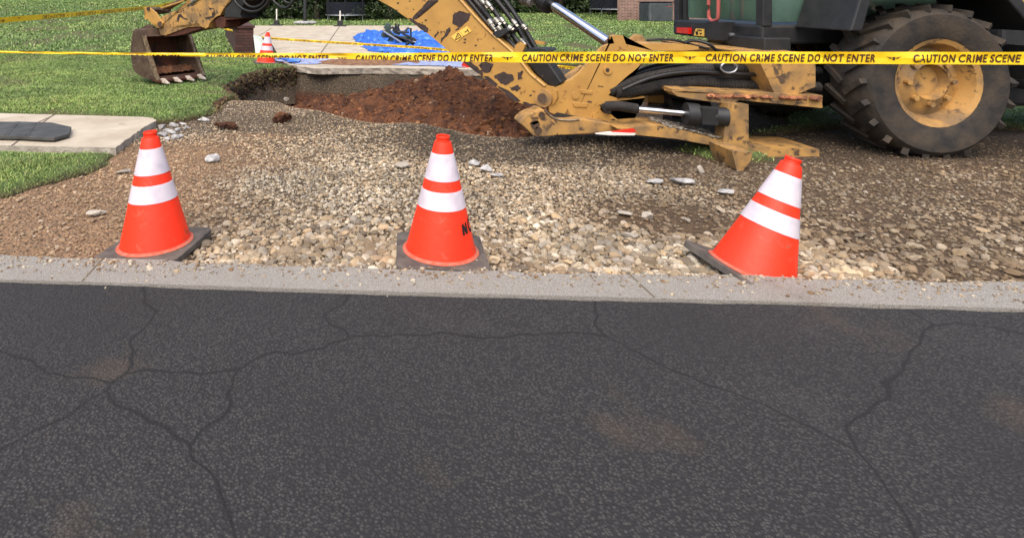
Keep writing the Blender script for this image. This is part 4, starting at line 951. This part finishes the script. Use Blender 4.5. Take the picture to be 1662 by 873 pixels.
bm = BM(); tr(bm, [(968,218),(992,215),(1032,217),(1030,220),(990,220)], 3.85, .03); obj('reflector_strip', bm, 'white_paint', rf)
r = np.random.default_rng(21)
def crumbs(name, pxr, pyr, Yr, n, size, pal, zf, seed, mt, parent):
    px = r.uniform(*pxr, n); Yv = r.uniform(*Yr, n); t_ = r.uniform(0, 1, n); x = (px-600)/F*3.95*1.0; y = Yv
    py = np.interp(px, *zf); z = EYE-py/F*3.93
    c = np.array([L3(q) for q in pal])[r.integers(0, len(pal), n)]*r.uniform(.7, 1.2, (n, 1))
    o = scatter_stones(name, np.stack([x, y, z+.01], -1), r.uniform(*size, n), c, ICO2, mt, seed=seed); o.parent = parent; return o
crumbs('caked_soil', (1150, 1330), None, (3.93, 4.15), 420, (.02, .06), [(170,112,76),(150,96,66),(128,84,60)], ([1150, 1200, 1330], [160, 160, 163]), 61, 'clod', rf)
crumbs('caked_gravel', (1080, 1180), None, (3.9, 4.25), 500, (.012, .035), [(150,144,134),(120,114,104),(96,88,76)], ([1080, 1100, 1150, 1190], [207, 210, 222, 231]), 62, 'stone', rf)
# cab
cab_y0, cab_y1, cx0 = 4.35, 5.62, 2.88
def zat(py, Y): return EYE-py/F*Y
zt = .80; zb = .655
bm = BM(); box(bm, (cx0+.75, (cab_y0+cab_y1)/2, (zt+zb)/2), (1.5, cab_y1-cab_y0, zt-zb)); cab = obj('cab', bm, 'black_metal', bh, bevel=.02)
bm = BM(); cyl(bm, (cx0+.32, 5.2, zb-.05), (cx0+.32, 5.2, zb-.005), .2, seg=28); cyl(bm, (cx0+.32, 5.2, zb-.11), (cx0+.32, 5.2, zb-.05), .27, seg=28); obj('turret', bm, 'dirty_yellow', cab)
bm = BM()
for x, y in ((cx0+.04, cab_y1-.05), (cx0+.04, cab_y0+.03), (cx0+1.35, cab_y1-.05), (cx0+1.35, cab_y0+.03)): box(bm, (x, y, 1.42), (.07, .08, 1.26))
box(bm, (cx0+.04, cab_y1-.16, 1.42), (.04, .04, 1.26)); box(bm, (cx0+.72, (cab_y0+cab_y1)/2, 2.08), (1.6, 1.4, .08)); obj('cab_frame', bm, 'black_metal', cab, bevel=.006)
bm = BM(); box(bm, (cx0+.05, (cab_y0+cab_y1)/2-.06, 1.42), (.012, cab_y1-cab_y0-.26, 1.2)); obj('rear_window', bm, 'glass', cab)
bm = BM(); box(bm, (cx0+.70, cab_y0+.03, 1.42), (1.22, .012, 1.2)); obj('side_window', bm, 'glass', cab)
def oncab(px, py, off=0.0):                  # sight line met with the cab's rear face (plane x = cx0-off)
    k = (px-600)/F; Yv = (cx0-off)/k; return Vector((cx0-off, Yv, EYE-py/F*Yv))
def cabq(bm, pts, off, th): ext(bm, [oncab(x, y, off) for x, y in pts], (th, 0, 0))
bm = BM(); cabq(bm, [(1098,45),(1117,45.5),(1117,55.5),(1098,53.5)], .03, .03); obj('tail_light', bm, 'red_lens', cab, bevel=.005)
bm = BM(); cabq(bm, [(1129,47),(1142,47.5),(1142,59.5),(1126,58)], .006, .008); st = obj('decal', bm, 'sticker', cab)
bm = BM(); cabq(bm, [(1132,48.5),(1139,49),(1138,51),(1131,50)], .009, .004); cabq(bm, [(1128,52),(1132,51),(1133,57),(1130,57)], .009, .004); cabq(bm, [(1135,54),(1139,54),(1137,57.5)], .009, .004); obj('symbol', bm, 'ink', st)
bm = BM(); cabq(bm, [(1147,35.5),(1168,36.5),(1168,66),(1147,64)], .10, .12); obj('lever_box', bm, 'black_metal', cab, bevel=.012)
bm = BM(); pts = [oncab(x, y, .05) for x, y in ((1150.5,-60),(1150.5,-20),(1150.5,24),(1152,31),(1157,34.5),(1162,33),(1165.5,26),(1166,-20),(1166,-60))]; tube(bm, pts, .014, 10, 5); obj('handle', bm, 'red_handle', cab, smooth=True)
bm = BM(); c0 = oncab(1187,60,.0); cyl(bm, c0-Vector((.03, 0, 0)), c0, .02, seg=12); c0 = oncab(1190,58,.0); cyl(bm, c0-Vector((.03, 0, 0)), c0, .02, seg=12); objs('bolt', bm, 'galv', cab)
bm = BM(); cabq(bm, [(1168,56),(1240,62),(1240,84),(1206,80),(1170,70)], .03, .2); obj('valve_cover', bm, 'black_metal', cab, bevel=.01)
# body, hood, wheels (beyond the right of the machine's visible end)
bm = BM(); box(bm, (4.1, 4.75, .36), (2.6, .7, .34)); box(bm, (5.4, 4.75, .62), (1.5, .8, .5)); obj('chassis', bm, 'black_metal', bh, bevel=.03)
bm = BM(); ext(bm, [Vector((2.6, 3.98, .62)), Vector((2.75, 3.98, .30)), Vector((3.0, 3.98, .40)), Vector((3.0, 3.98, .62))], (0, 1.3, 0)); obj('rear_plate', bm, 'dirty_yellow', bh, bevel=.01)
bm = BM(); box(bm, (5.35, 4.75, .98), (1.45, .78, .3)); obj('hood', bm, 'cat_yellow', bh, bevel=.04)
def wheel(cx, cy, rad, wd):
    whl = bpy.data.objects.new('w', None)
    bm = BM(); prof = [(rad*.55, -wd*.42), (rad*.62, -wd*.5), (rad*.9, -wd*.5), (rad*.97, -wd*.4), (rad, 0), (rad*.97, wd*.4), (rad*.9, wd*.5), (rad*.62, wd*.5), (rad*.55, wd*.42)]
    lathe(bm, prof, 48)
    for k in range(22):
        a = 2*math.pi*k/22
        for sgn in (-1, 1):
            m4 = Matrix.Rotation(a+sgn*.07, 4, 'Z') @ Matrix.Translation((rad*.985, 0, sgn*wd*.24)) @ Matrix.Rotation(sgn*.6, 4, 'X')
            r_ = bmesh.ops.create_cube(bm, size=1); bmesh.ops.scale(bm, verts=r_['verts'], vec=(rad*.09, .035, wd*.52)); bmesh.ops.transform(bm, matrix=m4, verts=r_['verts'])
    bmesh.ops.transform(bm, matrix=Matrix.Translation((cx, cy, rad-.06)) @ Matrix.Rotation(R(90), 4, 'X'), verts=bm.verts)
    t_ = obj('tyre', bm, 'tyre', bh, smooth=True)
    bm = BM(); lathe(bm, [(0.001, wd*.1), (rad*.2, wd*.12), (rad*.24, wd*.3), (rad*.45, wd*.15), (rad*.52, wd*.42), (rad*.58, wd*.46)], 32)
    for k in range(8):
        a = 2*math.pi*k/8; cyl(bm, (math.cos(a)*rad*.3, math.sin(a)*rad*.3, wd*.2), (math.cos(a)*rad*.3, math.sin(a)*rad*.3, wd*.34), .018, seg=8)
    bmesh.ops.transform(bm, matrix=Matrix.Translation((cx, cy, rad-.06)) @ Matrix.Rotation(R(90), 4, 'X'), verts=bm.verts)
    obj('rim', bm, 'dirty_yellow', t_, smooth=True)
wheel(3.72, 4.02, .50, .34); wheel(5.55, 4.05, .36, .26); wheel(3.72, 5.4, .50, .34)
bm = BM(); ext(bm, [Vector((x, 3.84, z)) for x, z in ((3.12,.78),(3.2,1.04),(4.2,1.04),(4.4,.78),(4.32,.78),(4.14,.99),(3.26,.99),(3.2,.78))], (0, .5, 0)); obj('fender', bm, 'black_metal', bh, bevel=.01)
bm = BM(); box(bm, (4.62, 4.02, .42), (.42, .3, .05)); box(bm, (4.62, 4.02, .62), (.36, .26, .04)); box(bm, (4.43, 4.02, .53), (.03, .26, .3)); box(bm, (4.81, 4.02, .53), (.03, .26, .3)); obj('step', bm, 'black_metal', bh, bevel=.006)

# ================================================================= THINGS ON THE SIDEWALK AND PAD
z0 = .036
bm = BM(); pts = [G(x, y, z0) for x, y in ((-200,193),(0,197.5),(40,197.5),(85,199),(116,206),(112,217),(88,223.5),(70,223),(30,221),(0,220.5),(-200,219))]
ext(bm, [p_-Vector((0, 0, .024)) for p_ in pts], (0, 0, .024)); mtb = obj('rubber_mat', bm, 'rubber_mat', bevel=.004)
tag(mtb, 'black rubber ramp mat with cut corners lying on the sidewalk', 'rubber mat')
bm = BM()
for a, b in (((28,198),(8,220)), ((24,198),(4,220)), ((56,199),(42,220.5)), ((52,199),(38,220.5))):
    a, b = G(*a, z0), G(*b, z0); ext(bm, [a+Vector((0, 0, .003)), a+Vector((.02, 0, .003)), b+Vector((.02, 0, .003)), b+Vector((0, 0, .003))], (0, 0, -.004))
objs('rib', bm, 'rubber_mat', mtb)

# blue tarp
def tarp(name, poly, mt, label, amp, seed, step=.05, lift=.01):
    xs_ = [p_[0] for p_ in poly]; ys_ = [p_[1] for p_ in poly]
    xs = np.arange(min(xs_)-step, max(xs_)+step, step); ys = np.arange(min(ys_)-step, max(ys_)+step, step); X, Y = np.meshgrid(xs, ys)
    d = sdist(X+.3*(fbm(X, Y, 3, 3, seed)-.5), Y+(.8 if step > .04 else .2)*(fbm(X, Y, 1.8, 3, seed+3)-.5), poly)
    n1 = fbm(X, Y*.6, 2.4, 3, seed+1); rdg = 1-np.abs(2*n1-1)*3.0; rdg = np.clip(rdg, 0, 1)**2
    n2 = fbm(X*1.0, Y*.35, 4.5, 2, seed+5); r2 = np.clip(1-np.abs(2*n2-1)*3.2, 0, 1)**1.5
    Z = lift+amp*(rdg+.4*r2)*np.clip(d/.12+.25, 0, 1)
    o = np_mesh(name, np.stack([X, Y, Z], -1).reshape(-1, 3), grid_faces(len(xs), len(ys), d > 0), mt, smooth=True)
    return tag(o, label, 'tarp')
tp = [G(576,60), G(590,56.5), G(640,56), G(705,57), G(760,58), G(790,64), G(830,78), G(800,88), G(740,87), G(690,87.5), G(640,87), G(605,84), G(594,78), G(592,73), G(580,68)]
tarp('tarp', [(p_.x, p_.y) for p_ in tp], 'blue_tarp', 'bright blue tarp spread in folds over the far driveway', .13, 3)
tp = [G(625,98), G(660,96.5), G(780,96), G(800,108), G(750,110), G(690,107.5), G(640,106)]
tarp('plastic_sheet', [(p_.x, p_.y) for p_ in tp], 'pale_sheet', 'pale bluish plastic sheet lying along the broken driveway edge by the boom', .02, 9, .03)
tp = [G(438,94), G(470,94), G(510,98), G(560,97), G(510,105), G(478,104.5), G(448,100)]
tarp('plastic_sheet', [(p_.x, p_.y) for p_ in tp], 'pale_sheet', 'crumpled pale plastic sheet beside the far small cone', .025, 15, .03)
tp = [G(440,95), G(452,94), G(470,99), G(484,104.5), G(466,104), G(450,100)]
tarp('tarp', [(p_.x, p_.y) for p_ in tp], 'blue_tarp', 'small blue tarp corner right of the far small cone', .06, 19, .03, .03)
# spilled dirt on the pad edge
xs = np.arange(-1.2, 1.0, .02); ys = np.arange(8.7, 9.9, .02); X, Y = np.meshgrid(xs, ys)
d = sdist(X, Y, [(p_.x, p_.y) for p_ in (G(508,103.5), G(525,98), G(600,97), G(680,98), G(690,104), G(640,106.5), G(560,106.5))])
Z = .003+.09*np.clip(d/.2, 0, 1)*fbm(X, Y, 7, 4, 61)
o = np_mesh('spilled_soil', np.stack([X, Y, Z], -1).reshape(-1, 3), grid_faces(len(xs), len(ys), d > 0), 'tan_dirt', smooth=True); tag(o, 'thin spill of brown soil along the broken driveway edge', 'soil')
bm = BM(); p_ = G(757,110); ext(bm, [p_+Vector((-.07, 0, 0)), p_+Vector((.09, 0, 0)), p_+Vector((.09, 0, .05)), p_+Vector((-.02, 0, .09))], (0, .1, 0)); tag(obj('plastic_scrap', bm, 'red_paint', bevel=.01), 'small red plastic piece on the driveway edge under the boom', 'scrap')

# machine lying on the tarp: green housings, tube frame, handles
T0 = G(655,72); tl = empty('garden_tiller', T0, 'dark green machine with tube handles lying on the blue tarp', 'tiller'); YT = T0.y
bm = BM()
for q in ([(619,60),(622,52),(632,50),(640,57),(636,62),(624,62)], [(628,71),(636,59),(650,62),(660,68),(656,72),(640,73)], [(648,62),(668,60),(676,67),(670,71),(652,70)]): ext(bm, [A(x, y, YT-.9) for x, y in q], (0, .45, 0))
objs('housing', bm, 'dark_green', tl, bevel=.02)
bm = BM(); ext(bm, [A(x, y, YT-.8) for x, y in ((623,46),(628,39),(634,40),(636,47),(632,51),(626,50))], (0, .3, 0)); ext(bm, [A(x, y, YT-.8) for x, y in ((637,51),(642,44),(648,45),(651,54),(648,58),(640,55))], (0, .3, 0)); objs('engine', bm, 'dark_green', tl, bevel=.03)
bm = BM()
for pts in ([(622,50),(654,70)], [(640,58),(670,68)], [(652,54),(676,66)], [(667,66),(667,47),(662,46),(656,54)], [(645,52),(664,53)], [(636,44),(648,54)], [(641,52),(643,39)], [(645,50),(647,40)]):
    tube(bm, [A(x, y, YT-.92) for x, y in pts], .022, 8, 1)
obj('tube_frame', bm, 'black_metal', tl, smooth=True)
bm = BM(); tube(bm, [A(622,51,YT-1.0), A(652,70,YT-1.0)], .022, 8, 1); tube(bm, [A(650,62,YT-.9), A(700,76,YT-1.0)], .012, 8, 1); obj('handle', bm, 'galv', tl, smooth=True)
bm = BM(); c0 = A(670,66,YT-.95); cyl(bm, c0, c0+Vector((0, .1, 0)), .06, seg=20); c0 = A(628,56,YT-.95); cyl(bm, c0, c0+Vector((0, .1, 0)), .05, seg=20); objs('wheel', bm, 'tyre', tl, smooth=True)

# brick wall left of the pad, with cap, board leaning and trestle edge
YW = 10.8; a, b = Vector((-2.46, YW, 0)), Vector((-2.12, YW, 0)); bk_ = Vector((-1.5, 5.4, 0))
bm = BM(); zt_ = .47
ext(bm, [a+Vector((0, 0, -.1)), b+Vector((0, 0, -.1)), b+bk_+Vector((0, 0, -.1)), a+bk_+Vector((0, 0, -.1))], (0, 0, zt_+.1))
bw = obj('brick_retaining_wall', bm, 'brick_wall'); tag(bw, 'low dark brick retaining wall with flat cap left of the driveway', 'brick wall')
bm = BM(); u = Vector((.03, -.02, 0)); ext(bm, [a+Vector((-.04, -.03, zt_)), b+Vector((.03, -.03, zt_)), b+bk_+Vector((.03, 0, zt_)), a+bk_+Vector((-.04, 0, zt_))], (0, 0, .04)); obj('cap', bm, 'brick_wall', bw, bevel=.005)
bm = BM(); ext(bm, [P(411,57,10.7), P(424,60,10.6), P(440,88,10.4), P(415,89,10.5)], (0, .03, 0)); tag(obj('white_board', bm, 'board'), 'pale board leaning against the end of the brick wall', 'board')
bm = BM(); ext(bm, [P(425,62,10.3), P(436,64,10.3), P(450,89,10.1), P(441,89,10.1)], (0, .05, 0)); tag(obj('timber_plank', bm, 'bark'), 'brown timber plank slanting beside the far small cone', 'plank')

# posts with bases on the far edge of the pad, basketball pole
for x, yb, yt, lab in ((449,42,15,'left of the two thin white posts in black bases on the driveway'), (552,43,18,'right of the two thin white posts, standing before the trampoline')):
    p_ = G(x, yb); po = empty('net_post', p_, lab, 'post', 'white posts in black bases'); bm = BM(); hh = (yb-yt)/F*p_.y
    cyl(bm, p_+Vector((0, 0, .15)), p_+Vector((0, 0, hh)), .026, seg=10); obj('pole', bm, 'white_paint', po, smooth=True)
    bm = BM(); box(bm, p_+Vector((0, 0, .02)), (.46, .4, .04)); box(bm, p_+Vector((0, 0, .12)), (.2, .2, .18)); obj('weighted_base', bm, 'black_metal', po, bevel=.015)
p_ = G(495,41); po = empty('basketball_pole', p_, 'thick black pole with pale sandbags round its foot at the driveway edge', 'pole')
bm = BM(); cyl(bm, p_, p_+Vector((0, 0, 2.4)), .075, seg=14); obj('pole', bm, 'black_metal', po, smooth=True)
bm = BM(); box(bm, p_+Vector((0, 0, .015)), (.6, .3, .03)); box(bm, p_+Vector((0, .1, 2.6)), (1.1, .05, .7)); obj('foot_plate', bm, 'black_metal', po)
for dx, dy in ((-.24, .2), (.2, .22), (.0, .35), (-.05, -.02)):
    bm = BM(); bmesh.ops.create_icosphere(bm, subdivisions=2, radius=.5)
    for v in bm.verts: v.co = Vector((v.co.x*.5, v.co.y*.35, max(v.co.z, -.3)*.16+.08))
    bmesh.ops.translate(bm, verts=bm.verts, vec=p_+Vector((dx, dy, 0))); obj('sandbag', bm, 'chunk_concrete', po, smooth=True)

def trampoline(cx, cy, gz, rad, lab, mat_h=.26, net_h=1.0):
    t = empty('trampoline', (cx, cy, gz), lab, 'trampoline', 'netted trampolines in the back yard'); n = 12
    bm = BM(); ring = [(cx+rad*math.cos(2*math.pi*k/32), cy+rad*math.sin(2*math.pi*k/32), gz+mat_h) for k in range(33)]; tube(bm, ring, .028, 8, 1); obj('ring_frame', bm, 'galv', t, smooth=True)
    bm = BM(); v = [bm.verts.new((cx+rad*.96*math.cos(2*math.pi*k/32), cy+rad*.96*math.sin(2*math.pi*k/32), gz+mat_h-.005)) for k in range(32)]; bm.faces.new(v); obj('jumping_mat', bm, 'net', t)
    for k in range(6):
        a = 2*math.pi*(k+.5)/6; p1 = Vector((cx+rad*math.cos(a), cy+rad*math.sin(a), gz))
        bm = BM(); cyl(bm, p1-Vector((0, 0, .02)), p1+Vector((0, 0, mat_h)), .02, seg=8); obj('leg', bm, 'galv', t)
        bm = BM(); cyl(bm, p1+Vector((0, 0, mat_h)), p1+Vector((0, 0, mat_h+net_h)), .028, seg=8); obj('net_pole', bm, 'net', t)
    m = bpy.data.materials.get('mesh_net')
    if not m:
        m = bpy.data.materials.new('mesh_net'); m.use_nodes = True; bs = m.node_tree.nodes['Principled BSDF']; bs.inputs['Base Color'].default_value = lin((20,24,38)); bs.inputs['Alpha'].default_value = .62; bs.inputs['Roughness'].default_value = .9; M['mesh_net'] = m
    bm = BM(); lo_ = []; hi_ = []
    for k in range(32):
        a = 2*math.pi*k/32; lo_.append(bm.verts.new((cx+rad*math.cos(a), cy+rad*math.sin(a), gz+mat_h+.02))); hi_.append(bm.verts.new((cx+rad*math.cos(a), cy+rad*math.sin(a), gz+mat_h+net_h*.72)))
    for k in range(32): bm.faces.new((lo_[k], lo_[(k+1) % 32], hi_[(k+1) % 32], hi_[k]))
    obj('safety_net', bm, 'mesh_net', t, smooth=True)
p_ = G(560,34.5); trampoline(p_.x, p_.y+.6, 0.0, .93, 'dark netted trampoline standing behind the driveway before the trees', net_h=.85)
trampoline(11.3, 26.5, .30, 1.35, 'dark netted trampoline beside the brick house at right', net_h=1.1)

# brick house with AC unit
Yh = 19.6; xh = (1002-600)/F*Yh
hs_ = empty('brick_house', (xh+3, Yh, .3), 'brick house at right behind the cab', 'house')
bm = BM(); ext(bm, [Vector((xh, Yh, .2)), Vector((xh+10, Yh, .2)), Vector((xh+13, Yh+6.4, .2)), Vector((xh+3.0, Yh+6.4, .2))], (0, 0, 2.6)); obj('wall', bm, 'brick_house', hs_)
bm = BM(); ext(bm, [Vector((xh-.4, Yh-.4, 2.8)), Vector((xh+2.8, Yh+6.8, 2.8)), Vector((xh+1.3, Yh+3.2, 4.2))], (10.8, 0, 0)); obj('roof', bm, 'shingle', hs_)
bm = BM(); box(bm, (xh+5, Yh-.02, 2.72), (10.2, .06, .12)); obj('soffit', bm, 'trim', hs_)
bm = BM(); box(bm, (xh+4.2, Yh-.01, 1.7), (1.2, .05, .9)); wf = obj('window_frame', bm, 'trim', hs_); bm = BM(); box(bm, (xh+4.2, Yh-.045, 1.7), (1.08, .02, .78)); obj('pane', bm, 'glass', wf)
Ya = 18.2; x0 = (1054-600)/F*Ya; gz = EYE-37.5/F*Ya
ac = empty('air_conditioner', (x0+.37, Ya+.37, gz), 'dark grey air conditioning unit standing beside the brick house wall', 'air conditioner')
bm = BM(); box(bm, (x0+.37, Ya+.37, gz+.32), (.74, .74, .6)); obj('casing', bm, 'ac_metal', ac, bevel=.05)
bm = BM()
for k in range(15): box(bm, (x0+.37, Ya-.004, gz+.07+k*.035), (.62, .012, .012)); 
for k in range(15): box(bm, (x0-.004, Ya+.37, gz+.07+k*.035), (.012, .62, .012))
objs('louvre', bm, 'ac_metal', ac)
bm = BM(); box(bm, (x0+.37, Ya+.37, gz+.635), (.78, .78, .03)); obj('lid', bm, 'grille', ac, bevel=.01)
bm = BM(); box(bm, (x0+.37, Ya+.37, gz-.01), (.9, .9, .06)); obj('foot_pad', bm, 'broken_concrete', ac)
bm = BM(); box(bm, (x0+.62, Ya-.012, gz+.50), (.16, .006, .015)); obj('badge', bm, 'red_handle', ac)

# low brick house far left on the bank
hl = empty('brick_house', (-14, 32, .9), 'long low brick house beyond the lawn at top left', 'house')
bm = BM(); box(bm, (-15, 35, 1.9), (16, 6, 2.2)); obj('wall', bm, 'brick_house', hl)
bm = BM(); ext(bm, [Vector((-23.4, 31.6, 3.0)), Vector((-23.4, 38.4, 3.0)), Vector((-23.4, 35, 4.4))], (16.8, 0, 0)); obj('roof', bm, 'shingle', hl)
for x in (-19, -13, -10.5):
    bm = BM(); box(bm, (x, 31.98, 1.8), (1.1, .06, .9)); wf = obj('window_frame', bm, 'trim', hl); bm = BM(); box(bm, (x, 31.94, 1.8), (1.0, .02, .8)); obj('pane', bm, 'glass', wf)

# ---------------------------------------------------------------- trees behind
def tree(x, y, gz, h, rad, seed, label, nleaf=5200, low=.0):
    rr = random.Random(seed); r = np.random.default_rng(seed)
    t = empty('tree', (x, y, gz), label, 'tree', 'trees behind the driveway')
    bm = BM(); tube(bm, [(x, y, gz-.2), (x+rr.uniform(-.1, .1), y, gz+h*.3), (x+rr.uniform(-.3, .3), y+rr.uniform(-.2, .2), gz+h*.75)], lambda q: .17*(1-.75*q), 10, 5)
    for _ in range(7):
        a = rr.uniform(0, 6.28); z1 = gz+h*rr.uniform(.15, .6); tube(bm, [(x, y, z1), (x+math.cos(a)*rad*.4, y+math.sin(a)*rad*.4, z1+.4), (x+math.cos(a)*rad*.8, y+math.sin(a)*rad*.8, z1+.6)], lambda q: .05*(1-.7*q), 6, 3)
    obj('trunk', bm, 'bark', t, smooth=True)
    nc = 46; cl = []
    while len(cl) < nc:
        a = r.uniform(0, 6.28); q = r.uniform(.25, 1)**.6; zz = r.uniform(low, 1)
        rz = math.sqrt(max(.15, 1-(2*max(zz, .3)-.9)**2)); cl.append((x+math.cos(a)*q*rad*rz, y+math.sin(a)*q*rad*rz, gz+zz*h, r.uniform(.35, .75)))
    cl = np.array(cl); k = r.integers(0, nc, nleaf); c = cl[k]; d = r.normal(size=(nleaf, 3)); d /= np.linalg.norm(d, axis=1)[:, None]
    p = c[:, :3]+d*(c[:, 3]*r.uniform(.4, 1, nleaf)**.5)[:, None]*np.array([1, 1, .7])
    p[:, 2] = np.maximum(p[:, 2], gz+.02)
    u = r.normal(size=(nleaf, 3)); u /= np.linalg.norm(u, axis=1)[:, None]; v = np.cross(u, r.normal(size=(nleaf, 3))); v /= np.linalg.norm(v, axis=1)[:, None]
    s = r.uniform(.05, .11, nleaf)[:, None]
    V = np.stack([p-u*s, p+v*s*.5, p+u*s, p-v*s*.5], 1).reshape(-1, 3); Fq = np.arange(nleaf*4).reshape(-1, 4)
    ct = r.uniform(.6, 1.35, nc)[k][:, None]; pal = np.array([L3(q) for q in [(52,72,32),(44,62,28),(66,84,38),(38,54,26)]])
    col = pal[r.integers(0, 4, nleaf)]*ct
    np_mesh('crown', V, Fq, 'leaf', np.repeat(col, 4, 0), t)
rr = random.Random(12)
spots = []
for i in range(15):
    spots.append((-11+i*2.05+rr.uniform(-.5, .5), 28.9+rr.uniform(-.4, .8)+(.8 if i % 2 else 0)))
words = ['broad', 'slim', 'bushy', 'low', 'dense', 'loose', 'round', 'ragged', 'leaning', 'tall', 'heavy', 'sparse', 'spreading', 'narrow', 'full']
where = ['above the left lawn bank, farthest left of the wood edge', 'second from the left at the wood edge', 'third from the left at the wood edge', 'fourth from the left at the wood edge', 'just left of the left white post', 'right behind the left white post', 'behind the basketball pole', 'left of the far trampoline', 'directly behind the far trampoline', 'right of the far trampoline', 'behind the tiller on the tarp', 'behind the boom of the backhoe', 'behind the hydraulic rod', 'left of the brick house', 'nearest the brick house']
for i, (x, y) in enumerate(spots):
    gz = float(lawn_z(np.array([x]), np.array([y]))[0]); tree(x, y, gz, rr.uniform(4.2, 6.0), rr.uniform(1.5, 2.1), 500+i, f'{words[i]} dark green tree {where[i]}')
# undergrowth mass behind and between the trees
r = np.random.default_rng(77); N = 60000; x = r.uniform(-16, 26, N); y = r.uniform(29.6, 33.5, N); z = r.uniform(0, 1, N)**1.2*5.2*(.6+.5*fbm(x, y*0, .35, 3, 3))
p = np.stack([x, y, z], -1); u = r.normal(size=(N, 3)); u /= np.linalg.norm(u, axis=1)[:, None]; v = np.cross(u, r.normal(size=(N, 3))); v /= np.linalg.norm(v, axis=1)[:, None]; s = r.uniform(.09, .2, N)[:, None]
V = np.stack([p-u*s, p+v*s*.55, p+u*s, p-v*s*.55], 1).reshape(-1, 3)
pal = np.array([L3(q) for q in [(40,56,26),(34,48,24),(52,68,32)]])  # greens kept dark: the shade beneath the canopy is put into the leaf colour
o = np_mesh('undergrowth', V, np.arange(N*4).reshape(-1, 4), 'leaf', np.repeat(pal[r.integers(0, 3, N)], 4, 0)); tag(o, 'undergrowth with canopy shade put into its leaf colour, filling the wood behind the trees', 'undergrowth', kind='stuff')
